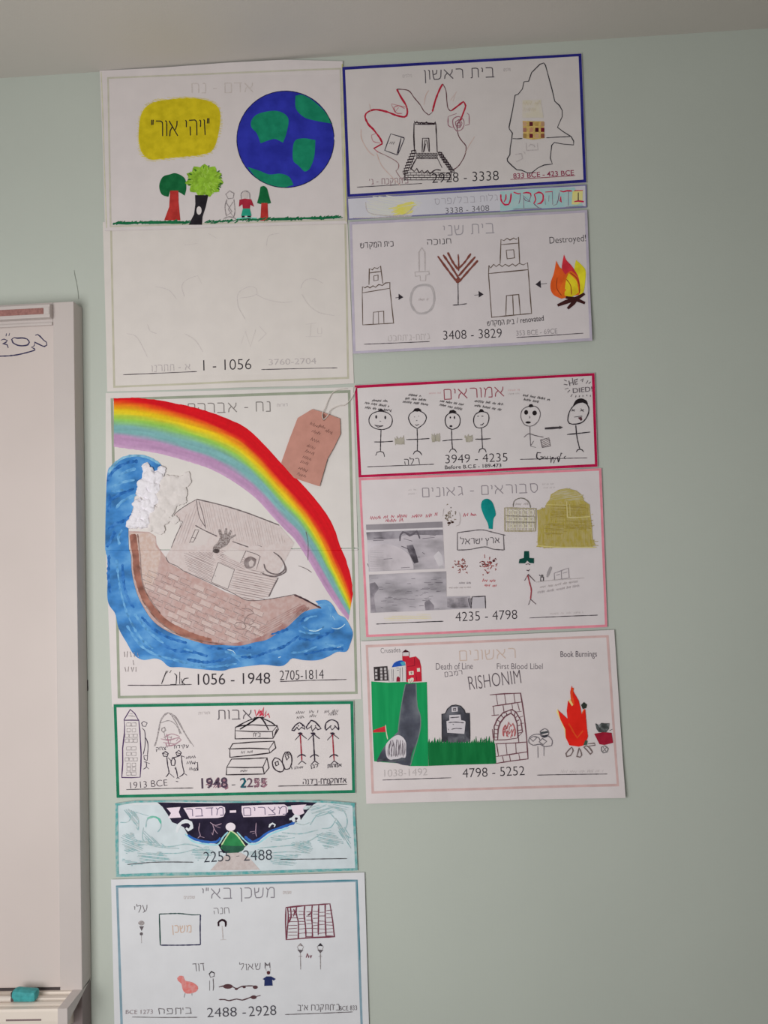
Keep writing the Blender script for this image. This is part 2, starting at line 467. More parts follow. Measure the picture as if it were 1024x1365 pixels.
# writing on the board
s = Sheet(type('Rt', (), {'location': Vector((0, 0, 0))}), FR - .003); crop(0, 380, 140, 735); s.root = root
s.lines('pen_writing', ['248 352 262 345 280 358 305 385 325 400 328 420 310 430 280 418 240 398', '244 402 240 425 220 435 240 445 246 456',
        '246 455 190 472 120 488 50 496 -20 498', '95 370 82 380 90 402 120 420 160 425 195 418 206 400 190 378 155 370 120 372 95 366',
        '46 338 42 358', '68 336 62 356', '6 386 28 378 52 388 40 402 18 412 50 418 58 440'], mat('ink', (56, 52, 80)), 1.7)
# the turquoise eraser and a dry pen on the ledge
xm0, xm1 = U(19, 1330, .06).x, U(51, 1330, .06).x
er = bpy.data.objects.new('board_eraser', None); COL.objects.link(er); er.location = ((xm0 + xm1) / 2, -.062, zt0)
tag(er, 'turquoise board eraser with a dark end lying on the whiteboard ledge', 'eraser')
hw = (xm1 - xm0) / 2
bm = bmesh.new(); add_box(bm, -hw, hw, -.009, .009, 0, .0175, .0058)
for v in bm.verts:
    if v.co.x > hw * .4: v.co.z *= .86
link('body', mesh_of(bm, 'body'), mat('marker', (62, 140, 142), scale=120, rough=.35), er)
box('felt_pad', -hw - .0008, -hw + .004, -.0072, .0072, .0014, .0145, mat('ink', (50, 44, 52)), er, .0006)
bm = bmesh.new()
bmesh.ops.create_cone(bm, cap_ends=True, segments=14, radius1=.0042, radius2=.0042, depth=.10, matrix=Matrix.Rotation(math.pi / 2, 4, 'Y'))
pen = link('marker_pen', mesh_of(bm, 'marker_pen'), mat('plain', (196, 186, 178), rough=.4)); pen.location = (U(-22, 1334, .06).x, -.0665, zt0 + .0045)
tag(pen, 'thin pale marker pen with a dark tip lying left of the turquoise eraser', 'pen')
bm = bmesh.new(); bmesh.ops.create_cone(bm, cap_ends=True, segments=14, radius1=.0045, radius2=.003, depth=.008, matrix=Matrix.Translation((.053, 0, 0)) @ Matrix.Rotation(math.pi / 2, 4, 'Y'))
link('pen_tip', mesh_of(bm, 'pen_tip'), mat('ink', (80, 66, 66)), pen)

# ================================================================ left column
def empty_poster(name, label, P):
    cx = sum(p[0] for p in P) / len(P); cy = sum(p[1] for p in P) / len(P); c = U(cx, cy, 0)
    o = bpy.data.objects.new(name, None); COL.objects.link(o); o.location = (c.x, 0, c.z)
    tag(o, label, 'poster', 'illustrated timeline posters on the green wall')
    bpy.context.view_layer.update()
    return o
GREEN = mat('marker', (18, 92, 52), scale=90); REDBROWN = mat('marker', (165, 48, 44), scale=90); BLACK = mat('marker', (34, 30, 36), scale=90)

# ---------------- creation, two sheets
photo()
root = empty_poster('timeline_poster', 'pale poster of two sheets with a yellow sun, blue and green globe and three trees', [(133, 95), (457, 83), (472, 511), (143, 524)])
lo = Sheet(root, .0012, [lambda x, y: .005 * math.exp(-((x - 335) / 70) ** 2) * math.exp(-max(0, 515 - y) / 14)])
lo.STEP = 10
lo.paper('paper_sheet', [(137, 296), (463, 288), (467.5, 400), (472, 511), (400, 515), (330, 517), (240, 519.5), (143, 522), (140, 400)], sheet_mat((200, 193, 189)), root)
KH = mat('marker', (176, 172, 155), amt=.06, scale=40); KH2 = mat('marker', (180, 176, 162), amt=.05)
crop(130, 290, 490)
lo.frame('printed_border', [(146.5, 290), (461.5, 285), (465.5, 505), (151, 517)], 2.6, KH, root)
lo.text('date_text', '1 - 1056', 402, 581, 584, 576, 40, INK, -.012, parent=root)
lo.lines('ruled_line', ['97 596 240 590 378 584'], RULE, 1.0, parent=root); lo.lines('ruled_line', ['622 577 770 573 910 570'], RULE, 1.0, parent=root)
lo.text('pencil_date', '3760-2704', 650, 560, 830, 554, 22, FAINT, jit=.2, parent=root); lo.text('pencil_date', 'א - תתרנו', 205, 585, 352, 578, 24, FAINT, rtl=True, jit=.2, parent=root)
lo.lines('pencil_sketch', ['530 300 540 280 575 262 600 268 606 290 580 300 540 305', '530 300 535 340 560 385', '600 290 640 310 700 322 740 318', '770 270 785 240 820 232 855 250', '775 290 800 330 840 360 900 372',
   '330 300 320 260 340 235 380 220 395 250', '220 262 270 275 300 310', '190 405 200 430 225 440', '545 480 560 430 580 490 600 425', '612 410 640 440 610 470',
   '790 405 830 400', '810 405 806 450', '790 452 850 450', '835 418 835 440 850 440 850 418', '330 440 370 465 400 510', '110 440 150 455 190 530', '640 110 650 70 690 60', '420 60 455 80', '330 105 380 98'],
   mat('pencil', (184, 176, 174), amt=.6, scale=500), .8, parent=root)['kind'] = 'stuff'
up = Sheet(root, .0026, [lambda x, y: .0035 * math.exp(-max(0, y - 86) / 8) * (.4 + .6 * math.exp(-((x - 330) / 130) ** 2))])
up.paper('paper_sheet', [(133, 96), (133, 94.5), (210, 91), (300, 85), (380, 81), (457, 82.5), (460, 190), (463, 298), (380, 300), (300, 302.5), (200, 306), (140, 307.5), (137, 200)], sheet_mat((198, 190, 190)), root)
up.frame('printed_border', [(143, 103), (455, 91), (460, 320), (148, 330)][:2] + [(460.5, 294), (146.5, 303)], 2.2, KH2, root)
up.lines('edge_line', ['456.4 86 459 190 461.5 296'] if photo() is None else [], mat('marker', (178, 178, 110), amt=.1), 1.3, parent=root)
up.lines('edge_line', ['135 96 137 150 139.5 230 142 304'], mat('marker', (186, 184, 160), amt=.1), 1.2, parent=root)
crop(130, 70, 470)
up.text('heading', 'אדם - נח', 380, 163, 625, 160, 38, mat('pencil', (182, 172, 168), amt=.5, scale=400), -.01, rtl=True, parent=root)
sun = up.fill('sun', '165 330 175 250 215 205 300 187 400 185 468 205 493 245 487 320 465 388 420 410 300 423 215 430 180 405 168 370', mat('marker', (190, 172, 28), amt=.1, scale=70), parent=root)
up.hatch('soft_edge', '160 330 170 245 215 196 300 181 400 179 475 200 499 245 493 320 470 393 420 417 300 430 212 437 173 410 162 370', mat('marker', (196, 180, 60)), .15, 1.6, .7, 1.0, parent=sun, smooth=True)
up.fill('sun_disc', '168 330 178 250 217 208 300 190 400 188 466 208 490 247 484 320 462 385 418 408 300 420 217 427 183 402 172 370', mat('marker', (188, 170, 26), amt=.1, scale=70), parent=sun)
up.text('lettering', '"ויהי אור"', 218, 338, 450, 332, 62, mat('ink', (42, 36, 34)), -.004, rtl=True, jit=.25, parent=sun)
gl = up.fills('globe', [ellipse(*pts('755 349')[0], 64.6, 64.0, 48)], mat('marker', (40, 46, 152), amt=.16, scale=35), root)
for P in ('620 270 650 245 720 235 765 262 760 320 745 362 715 348 690 352 655 365 640 325 618 300', '795 175 820 170 860 190 910 235 943 286 880 275 830 260 797 225',
          '790 360 825 345 875 352 870 420 850 470 830 478 808 455 785 430', '603 460 650 475 690 490 735 487 770 500 787 532 740 543 690 533 640 505'):
    up.fill('continent', P, mat('marker', (22, 122, 92), amt=.14, scale=60), parent=gl)
up.lines('outline', [catmull(ellipse(*pts('755 349')[0], 64.8, 64.3, 40), True)], mat('ink', (30, 30, 66)), 1.0, False, gl, raw=True)
t = up.fill('drawn_tree', '248 535 262 500 290 490 315 485 350 505 357 545 350 575 325 560 292 556 285 580 258 570', GREEN, parent=root)
up.fill('trunk', '292 555 325 555 326 600 333 674 268 674 288 620', REDBROWN, False, t)
cx, cy = pts('430 515')[0]
P = [(cx + (23.5 + 2.4 * math.sin(11 * a) + R.uniform(-.8, .8)) * math.cos(a), cy + (20.5 + 2 * math.sin(11 * a)) * math.sin(a)) for a in (math.tau * i / 44 for i in range(44))]
t = up.fill('drawn_tree', P, mat('marker', (128, 168, 48), amt=.22, scale=140), parent=root, raw=True)
up.lines('leaf_strokes', [[(cx + r * math.cos(a), cy + r * .86 * math.sin(a)), (cx + (r + 4) * math.cos(a), cy + (r + 4) * .86 * math.sin(a))] for a, r in [(R.uniform(0, 6.3), 20 + R.uniform(-2, 2)) for _ in range(16)]],
         mat('marker', (48, 92, 36)), 2.6, False, t, raw=True)
up.lines('leaf_strokes', [[(cx + r * math.cos(a), cy + r * .86 * math.sin(a)), (cx + (r + 5) * math.cos(a), cy + (r + 5) * .86 * math.sin(a))] for a, r in [(R.uniform(0, 6.3), R.uniform(3, 19)) for _ in range(40)]],
         mat('marker', (150, 186, 74)), 1.6, False, t, raw=True)
k = up.fill('trunk', '392 573 445 573 435 620 422 660 420 692 366 692 388 650 393 610', BLACK, False, t)
up.fills('hollow', [ellipse(*pts('408 635')[0], 3.4, 5.6)], sheet_mat(PAPER), t)
f = up.fills('drawn_figure', [ellipse(*pts('594 573')[0], 3.6, 4.6)], sheet_mat((188, 178, 176)), root)
up.lines('hair', ['578 590 578 565 594 556 610 565 612 590'], PENCIL, 1.3, parent=f)
up.fill('shirt', '570 592 590 587 618 590 629 620 614 612 612 628 584 628 582 610 568 620', mat('marker', (150, 36, 54)), False, f)
up.fill('skirt', '584 627 612 627 619 656 577 656', mat('marker', (40, 150, 125)), False, f)
up.fill('boots', '579 656 591 656 592 674 580 670', BLACK, False, f); up.fill('boots', '602 656 616 656 616 670 603 674', BLACK, False, f)
up.lines('pencil_figure', ['cx'.replace('cx', 'c') + '515 570 530 556 548 566 545 585 525 588', '515 600 540 640 520 655', '545 600 525 630 545 660', '520 590 512 620 518 660', '548 590 552 640 545 665', '506 668 530 660 556 668'], PENCIL, 1.1, parent=root)
t = up.fill('drawn_tree', '655 540 665 536 680 545 690 580 697 605 685 608 670 604 655 609 641 605 650 570', GREEN, parent=root)
up.fill('trunk', '658 605 683 605 686 676 654 676', REDBROWN, False, t)
gr = []; u = 62
def gy(u): return 690 - (u - 62) * .027 + (4 if 330 < u < 560 else 0)
while u < 972:
    if not (365 < u < 425): gr.append([(u, gy(u) + R.uniform(-5, 5)), (u + R.uniform(10, 22), gy(u) - R.uniform(2, 12))])
    u += R.uniform(3.5, 8)
up.lines('grass', [pts(g) for g in gr], mat('marker', (22, 98, 62)), 2.1, False, root, raw=True)
up.lines('grass', [pts([(u0, gy(u0) - 3), ((u0 + u1) / 2, gy(u0) - 4), (u1, gy(u1) - 3)]) for u0, u1 in ((62, 180), (180, 360), (690, 830), (820, 972))], mat('marker', (22, 98, 62)), 3.2, False, root, raw=True)
up.lines('grass', [pts([(560, 668), (600, 664), (640, 666)])], mat('marker', (110, 190, 175)), 1.6, False, root, raw=True)

# ---------------- the ark, two sheets
photo()
root = empty_poster('timeline_poster', 'tall poster of a brick ark on blue waves under a rainbow', [(141, 524), (471, 516), (482, 932), (150, 941)])
ar = Sheet(root, .0008, [lambda x, y: (.0014 * max(0, 1 - (733 - y) / 53) if y <= 733.2 else max(0, .0014 * (734.2 - y) / 1.2))], extra_y=(733, 734.2))
ar.paper('paper_sheet', [(141, 524), (471, 516), (477, 730), (141, 733.1)], sheet_mat((199, 193, 190)), root)
ar.paper('paper_sheet', [(141, 734.2), (477, 731.5), (482, 932), (149.5, 942)], sheet_mat((198, 190, 190)), root)
GB = mat('marker', (142, 148, 132), amt=.08, scale=30)
ar.done('printed_border', ar.poly_bm([[(147.5, 531), (467.2, 520), (463.8, 523.8), (151, 534.4)], [(467.2, 520), (477, 925), (473.4, 921.8), (463.8, 523.8)], [(147.5, 531), (151, 534.4), (153.5, 640), (150, 640)],
   [(154.5, 820), (158, 820), (160.5, 927.6), (157, 931)], [(157, 931), (160.5, 927.6), (473.4, 921.8), (477, 925)]]), GB, root)
crop(130, 500, 490)
ar.text('heading', 'נח - אברהם', 345, 145, 655, 137, 36, mat('ink', (122, 116, 114)), -.012, rtl=True, parent=root)
ar.text('small_print', 'דורות', 680, 120, 722, 118, 10, FAINT, rtl=True, parent=root)
def band(name, inner, outer, stops3, m, s, parent, n=110, k=34):
    def res(P, n):
        P = catmull(P, False); D = [0]
        for a, b in zip(P, P[1:]): D.append(D[-1] + math.dist(a, b))
        out = []; j = 0
        for i in range(n + 1):
            t = D[-1] * i / n
            while j < len(D) - 2 and D[j + 1] < t: j += 1
            f = (t - D[j]) / max(1e-6, D[j + 1] - D[j]); out.append((P[j][0] + (P[j + 1][0] - P[j][0]) * f, P[j][1] + (P[j + 1][1] - P[j][1]) * f))
        return out
    A, B = res(outer, n), res(inner, n); bm = bmesh.new(); cl = bm.verts.layers.float_color.new('pigment'); G = []
    for i in range(n + 1):
        u = i / n * (len(stops3) - 1); q = min(int(u), len(stops3) - 2); f = u - q
        st = [(stops3[q][j][0] * (1 - f) + stops3[q + 1][j][0] * f, stops3[q][j][1]) for j in range(len(stops3[0]))]
        row = []
        for j in range(k + 1):
            t = j / k; w_ = t + noise.noise(Vector((i * .13, j * .6, 0))) * .03
            c = st[-1][1]
            if w_ <= st[0][0]: c = st[0][1]
            else:
                for (p0, c0), (p1, c1) in zip(st, st[1:]):
                    if p0 <= w_ <= p1:
                        g = (w_ - p0) / max(1e-6, p1 - p0); c = tuple(c0[z] + (c1[z] - c0[z]) * g for z in range(3)); break
            e = R.uniform(-.5, .5) if j in (0, k) else 0
            v = bm.verts.new((A[i][0] + (B[i][0] - A[i][0]) * t + e, A[i][1] + (B[i][1] - A[i][1]) * t + e, 0)); g_ = 1 + .16 * noise.noise(Vector((i * .09, j * 1.7, 5))); v[cl] = tuple(z * g_ for z in C(c)[:3]) + (1,); row.append(v)
        G.append(row)
    for i in range(n):
        for j in range(k): bm.faces.new((G[i][j], G[i][j + 1], G[i + 1][j + 1], G[i + 1][j]))
    return s.done(name, bm, m, parent)
out = pts('62 88 130 86 200 91 300 108 400 132 500 168 570 205 640 272 700 338 780 418 840 488 880 545 905 600')
inn = pts('62 272 150 284 250 302 340 327 430 357 520 407 600 467 660 532')
photo()
out += pts('452 724 456 734 460 743 464 755 467 766 469.5 780 470.5 792'); inn += pts('380 706 393 719 408 741.6 423 767 438.4 792.3 455 816 464.5 827')
RD, OR, YE, GN, TL, VI, VL = (198, 16, 28), (226, 108, 26), (228, 186, 28), (138, 186, 82), (116, 162, 164), (172, 134, 170), (188, 152, 184)
def st(*p): return list(zip(p[:5] + (p[5] - .05, p[5] + .06) + p[6:], (RD, RD, OR, YE, GN, TL, TL, VI, VI, VL)))
band('rainbow', inn, out, [st(0, .02, .12, .24, .42, .62, .76, .92, 1), st(0, .17, .24, .36, .5, .68, .82, .92, 1), st(0, .26, .33, .44, .56, .7, .84, .93, 1), st(0, .32, .42, .5, .6, .72, .84, .94, 1), st(0, .2, .35, .5, .62, .72, .82, .94, 1)],
     mat('attr', (1, 1, 1), scale=160, rough=.55), ar, root)
# hull
photo()
hull = [(171.8, 708), (175, 740), (176, 763), (182, 789), (191, 809), (204.5, 829), (224, 842.5), (249, 852), (277, 860), (296, 860.5), (321, 861), (340, 857), (356, 853.5), (370, 845), (384, 836), (395, 825.5), (405, 816), (419, 811.5), (428, 811),
        (410, 801), (392, 793), (372, 797), (352, 800), (330, 799), (300, 789), (278, 777), (250, 764), (240, 757), (224, 747), (215, 735), (209, 725), (208, 715), (199, 709)]
hu = ar.fill('ark_hull', hull, mat('pencil', (172, 142, 137), amt=.25, scale=120), False, root, raw=True)
ar.fill('stern_post', [(174, 710), (199, 711), (207, 716), (208, 728), (214, 737), (212, 752), (206, 775), (192, 790), (186, 770), (181, 740)], mat('pencil', (184, 160, 150), amt=.4, scale=200), True, hu, raw=True)
br, li = [], []
ca, sa = math.cos(.40), math.sin(.40)
for r in range(-6, 22):
    for c in range(-4, 26):
        u = c * 17.5 + (8.7 if r % 2 else 0) + R.uniform(-1.5, 1.5); v = r * 8.2 + R.uniform(-.6, .6)
        Q = [(205 + (u + a) * ca - (v + b) * sa * .9, 745 + (u + a) * sa + (v + b) * ca) for a, b in ((1, .8), (15.5, .9), (15.5, 7.2), (1, 7))]
        m_ = (sum(q[0] for q in Q) / 4, sum(q[1] for q in Q) / 4)
        ok = all(inside((q[0] + R.uniform(-1, 1), q[1]), hull) for q in Q) and 195 < m_[0] < 352 and m_[1] > 762 + (m_[0] - 215) * .28
        if not ok: continue
        if m_[0] < 220 and m_[1] > 810: continue
        if R.random() < .45: br.append(Q)
        li.append(Q + [Q[0]] if R.random() < .6 else Q[1:4])
ar.fills('light_bricks', br, mat('pencil', (184, 162, 157), amt=.25, scale=200), hu)
ar.lines('brick_lines', li, mat('pencil', (118, 98, 96), amt=.3, scale=300), .75, False, hu, raw=True)
ar.lines('keel_band', [[(177.5, 712), (181, 740), (183, 764), (190, 789), (199, 806), (213, 824), (232, 837), (256, 848), (282, 856)]], mat('paint', (146, 98, 86), (172, 124, 108), scale=40), 9, True, hu, raw=True, jit=.1)
ar.lines('keel_band', [[(270, 857), (296, 860), (320, 859.5), (345, 853), (366, 844), (385, 829), (398, 815), (408, 808)]], mat('pencil', (150, 108, 104), amt=.3), 7, True, hu, raw=True, jit=.1)
ar.lines('keel_shade', [[(190, 800), (204, 820), (225, 838), (250, 850), (300, 860)], [(184, 712), (187, 740), (189, 770), (196, 792), (214, 818)]], mat('pencil', (112, 80, 72), amt=.3), 1.6, True, hu, raw=True)
crop(300, 770, 480)
ar.hatch('bow_shade', '230 400 330 330 430 270 560 200 640 225 560 280 480 350 400 400 300 450', mat('pencil', (150, 118, 114), amt=.3), -.5, 2.4, 1.1, .8, hu)
ar.hatch('bow_shade', '480 330 560 250 620 215 650 232 590 268 540 308 500 345', mat('pencil', (122, 84, 78), amt=.3), -.7, 1.8, 1.2, .6, hu)
ar.lines('bow_beam', ['525 130 590 158 660 195 735 235'], mat('ink', (84, 62, 66)), 2.3, parent=hu)
ar.lines('bow_beam', ['560 145 620 172 700 215'], mat('ink', (48, 38, 44)), 1.0, parent=hu)
ar.lines('rock_lines', ['70 360 90 340 140 345 160 370 140 392 90 385 70 362', '150 330 170 290 220 270 190 240 130 235', '150 300 145 345 200 355 220 340 205 310', '180 390 200 370 240 375', '150 200 160 230', '60 400 100 410', '170 400 150 440'], mat('pencil', (120, 98, 96), amt=.2), .9, parent=hu)
# house
crop(220, 640, 480)
ho = ar.fill('ark_house', '95 218 48 205 50 180 165 100 300 135 430 175 600 237 680 330 600 480 545 612 430 632 350 590 240 540 95 475 20 435 5 400 35 355', mat('pencil', (188, 174, 172), amt=.4, scale=160), False, root)
DL = mat('pencil', (92, 80, 82), amt=.15, scale=300)
ar.hatch('siding', '95 380 250 375 265 430 240 540 120 475', mat('pencil', (140, 122, 122), amt=.3), .42, 1.9, .8, .6, ho)
ar.hatch('siding', '365 470 470 470 590 512 545 612 520 625 430 630 332 572', mat('pencil', (130, 112, 112), amt=.3), .2, 3.2, .8, .4, ho)
ar.hatch('siding', '260 370 300 365 410 390 480 470 365 468 285 430', mat('pencil', (148, 130, 130), amt=.3), .42, 2.2, .8, .6, ho)
ar.hatch('siding', '80 220 165 120 200 240 150 240 110 330 60 350', mat('pencil', (162, 146, 146), amt=.4), 1.9, 3.6, .8, .8, ho)
ar.hatch('roof_strokes', '175 110 300 140 430 180 590 240 640 330 480 345 350 315 220 260', mat('pencil', (164, 150, 148), amt=.4), 1.35, 3.4, .7, 1.2, ho)
for P in ('280 432 365 470 330 572 243 535', '165 245 245 285 215 340 130 345', '300 385 350 355 425 375 395 435'): ar.fill('light_panel', P, sheet_mat((190, 180, 178)), False, ho)
ar.lines('house_outline', ['165 100 300 132 430 172 600 237', '160 238 210 265 275 295', '355 322 400 338 440 352', '595 512 570 560 545 612'], DL, 1.5, parent=ho)
ar.lines('house_outline', ['165 102 100 140 50 180 48 205 95 218', '178 110 200 180 215 255', '165 102 180 190 212 245', '95 218 60 290 35 355', '5 402 20 432 60 450 95 475', '95 475 240 540 350 590 430 630 520 628 620 612 680 600',
   'c280 432 365 470 330 572 243 535', '262 500 266 506', '130 330 160 260 180 262 150 325 135 325', '140 300 165 305', '485 340 510 350', '395 435 425 372 470 385 500 400 480 470'], DL, .9, parent=ho)
ar.lines('elephant_trunk', ['520 440 530 470 560 490 600 492 630 465 622 430 600 400 570 378', '510 490 560 505 600 500 634 480 632 450'], DL, 1.7, parent=ho)
ar.fill('window_arch', '415 440 420 415 450 400 480 415 472 450 445 465 425 460', mat('pencil', (112, 98, 98), amt=.3), parent=ho); ar.fill('window_arch', '440 430 455 418 468 430 460 452 445 455', sheet_mat((182, 170, 168)), parent=ho)
ar.fill('palm_tree', '250 378 255 350 280 325 290 300 280 262 290 255 303 282 310 285 318 252 328 255 328 285 345 262 352 270 342 296 372 284 374 292 345 310 340 325 325 345 290 362 278 385', mat('pencil', (106, 92, 90), amt=.5, scale=400), False, ho)
ar.fills('palm_core', [ellipse(*pts('270 372')[0], 4.5, 3, 10)], mat('pencil', (70, 60, 60), amt=.2), ho)
ar.lines('small_marks', ['290 395 310 390 300 405', '700 450 740 465 770 485', '740 270 752 330 750 420', '500 490 520 480 515 495'], DL, .7, parent=ho)
# sea
photo()
sea = pts('143.3 631.5 150 620 165 610 181.5 606.6 198 610 213 618 219 626 200 636 187 645 180 660 178 675 173 693 171.6 706 172.6 733 174.8 740 176 763.4 182 788.8 190.8 808.4 204.5 828 224 841.6 249 851.3 276.7 859 296 859.8 321 860.5 340.4 856 356 852.6 370 843.8 384 835 395 824.5 405.5 815.7 419.5 811.5 429 811 424.8 806 420.4 801 435.4 800 444 807 451 819 460 823.6 468 836.8 470.5 845.6 467 858 461.7 868.5 449.4 869 437 875.5 423 880 405.5 880 389.7 877.6 382.6 884 373.8 888 352.7 886 335 887.4 308.8 891 296 894 267 892 241.5 889.4 226 888.8 216 880.6 206.4 877.7 190.8 879.6 179 872.8 169.3 857 158.5 837.6 153.7 818 143.9 800.5 143.9 759.5 142.5 740 141 733 141.2 680')
se = ar.fill('sea_waves', sea, mat('paint', (58, 120, 182), (96, 152, 200), scale=22, rough=.45, stretch=(1, 1, 1.6)), True, root, raw=True)
dk = mat('paint', (40, 98, 166), (70, 126, 186), scale=90); lt = mat('paint', (84, 142, 194), (112, 164, 204), scale=90)
crop(140, 600, 310)
ar.lines('dark_strokes', ['20 250 60 180 120 130 200 95 265 90', '50 400 130 350 190 330 235 308', '30 640 90 590 150 570 215 520', '20 780 60 700 85 650', '25 500 40 420 35 350'], dk, 4.2, parent=se, jit=.4)
ar.lines('light_strokes', ['60 300 110 270 180 250 240 240', '90 470 130 420 200 380 250 360', '110 210 180 170 250 150', '50 330 100 330 150 320', '120 760 110 700 140 640'], lt, 3.4, parent=se, jit=.4)
ar.lines('foam_edge', ['30 180 80 110 150 62 250 44 350 62 440 112'], mat('paint', (112, 164, 196), (150, 188, 204), scale=80), 3.4, parent=se, jit=.3)
crop(140, 740, 340)
ar.lines('dark_strokes', ['120 60 130 200 160 300 200 360', '30 0 25 150 40 260', '250 420 330 500 430 560 560 600', '380 600 480 650 600 660 700 690', '700 630 850 640 1000 630', '560 710 700 730 860 700', '320 550 350 575'], dk, 3.6, parent=se, jit=.4)
ar.lines('light_strokes', ['80 30 100 200 130 330 170 440 240 560 330 640', '150 480 240 610 350 680 500 720 640 760 800 755 900 740', '850 660 900 690 1000 680', '200 400 300 520 400 600', '540 640 600 655'], lt, 3.0, parent=se, jit=.5)
crop(300, 770, 480)
ar.lines('dark_strokes', ['120 600 220 600 330 560 450 520 560 440', '350 430 420 410 480 390', '560 360 590 320 640 290', '560 460 660 470 760 430 830 400', '600 580 700 560 800 540 900 540'], dk, 3.4, parent=se, jit=.5)
ar.lines('light_strokes', ['590 370 650 400 720 395 750 370', '600 330 640 300 700 290', '560 400 620 420 720 420', '0 560 60 580 120 640', '760 500 840 520 900 510', '700 210 760 200 800 230 800 300', '500 570 600 560 700 520'], lt, 2.6, parent=se, jit=.5)
ar.lines('foam_strokes', ['810 380 850 388 890 372 910 352', '850 530 880 522', '405 605 425 600', '640 400 690 405 735 385', '20 545 60 555 80 580', '815 290 835 320'], mat('ink', (172, 200, 215)), 1.2, parent=se, jit=.5)
# date and writing
crop(130, 700, 490)
ar.text('date_text', '1056 - 1948', 381, 606, 655, 601, 42, INK, -.01, parent=root)
ar.lines('ruled_line', ['115 607 240 607 358 604'], RULE, 1.0, parent=root); ar.lines('ruled_line', ['692 593 820 588 945 585'], RULE, 1.0, parent=root)
ar.text('handwritten_date', '2705-1814', 692, 588, 858, 583, 36, INK, -.016, jit=.25, parent=root)
ar.lines('handwritten_date', ['262 552 252 578 243 602', '268 552 262 562', '280 550 274 560', '292 562 300 570 298 604 276 604', '312 556 312 602', '318 582 322 604', '346 580 330 582 322 596 334 606'], INK, 1.1, parent=root)
ar.lines('pencil_marks', ['102 480 104 500', '114 478 112 502', '124 480 128 500', '140 482 140 500', '152 484 156 500', '135 512 138 530', '104 538 108 556', '118 536 116 556', '128 538 132 556 138 538', '146 538 146 556'], PENCIL, 1.1, parent=root)
# cotton cloud glued to the ark poster
crop(140, 600, 310)
def puffs(name, spots, m, squash, seed):
    bm = bmesh.new(); q = random.Random(seed)
    for cx, cy, r, hh in spots:
        (px, py), = pts([(cx, cy)]); c = U(px, py, .003) - root.location; rr = r * ZO[2] * (.00125 if hh > .0035 or squash == 2 else .0010)
        g = bmesh.ops.create_icosphere(bm, subdivisions=3, radius=1.0)
        o1 = Vector((q.uniform(0, 50), q.uniform(0, 50), q.uniform(0, 50)))
        for v in g['verts']:
            d = v.co.normalized(); k = 1.12 + .45 * noise.noise(d * 1.5 + o1) + .22 * noise.noise(d * 4 + o1) + .1 * noise.noise(d * 9 + o1)
            v.co = Vector((d.x * rr * k, d.y * hh * k, d.z * rr * k)) + c
    o_ = link(name, mesh_of(bm, name), m, root)
    md = o_.modifiers.new('blend', 'REMESH'); md.mode = 'VOXEL'; md.voxel_size = .0009; md.use_smooth_shade = True
    md = o_.modifiers.new('soften', 'SMOOTH'); md.iterations = squash; md.factor = .6
    return o_
ct = mat('plain', (212, 208, 214), scale=300, rough=.95)
puffs('cotton_cloud', [(330, 140, 34, .003), (360, 200, 52, .005), (425, 215, 46, .004), (455, 160, 30, .003), (320, 270, 48, .005), (385, 290, 46, .006), (300, 330, 44, .005), (365, 360, 40, .005), (400, 400, 34, .004),
      (270, 440, 44, .005), (330, 430, 40, .005), (370, 470, 34, .004), (265, 510, 46, .006), (320, 520, 40, .005), (240, 560, 44, .005), (205, 590, 34, .005), (290, 590, 40, .006), (330, 580, 34, .005), (395, 225, 40, .005), (240, 600, 26, .004), (410, 320, 34, .004)], ct, 2, 3)
wi = mat('plain', (200, 193, 191), scale=120, rough=.95, amt=.06)
puffs('cotton_wisp', [(560, 260, 70, .0016), (640, 250, 60, .0014), (500, 330, 80, .0024), (560, 390, 70, .002), (610, 330, 60, .0016), (470, 420, 70, .0026), (520, 470, 60, .002), (430, 500, 66, .0028), (400, 580, 60, .003), (440, 630, 54, .0026), (480, 560, 50, .002), (560, 560, 40, .0012),
      (500, 250, 60, .0018), (660, 200, 36, .001), (390, 530, 50, .003), (470, 260, 50, .002), (440, 350, 44, .003), (370, 620, 34, .003), (620, 400, 44, .0012)], wi, 4, 8)
# paper tag hanging on a string
crop(370, 515, 480)
c = U(*pts('520 760')[0], 0)
class TR: location = Vector((c.x, 0, c.z))
tg = Sheet(TR, .0042, [gauss(*pts('560 1000')[0], 30, 40, .0012)])
tp = pts('430 283 775 400 782 590 640 880 522 1242 45 1070 40 960 250 392')
tp = pts('430 283 560 320 775 400 782 590 700 760 620 900 522 1242 300 1170 205 1135 45 950 150 650 250 392')
o = tg.paper('gift_tag', tp, mat('marker', (176, 126, 114), amt=.05, scale=60), thick=.0007); o.location = TR.location; tg.root = o
tag(o, 'brown card luggage tag with two lines of handwriting on the ark poster', 'tag'); bpy.context.view_layer.update()
tg.fills('eyelet', [ellipse(*pts('577 385')[0], 2.6, 4.4, 16)], mat('ink', (120, 84, 74)), o)
W = mat('ink', (96, 66, 60))
for i, (x, y) in enumerate([(450, 500), (470, 590), (460, 690), (410, 770), (390, 840), (360, 910), (335, 970), (305, 1050), (290, 1120), (560, 520), (640, 580)]):
    tg.scrawl('handwriting', x - 50, y - 22, x + 62 - (30 if i > 8 else 0), y + 22, 44, W, .9)
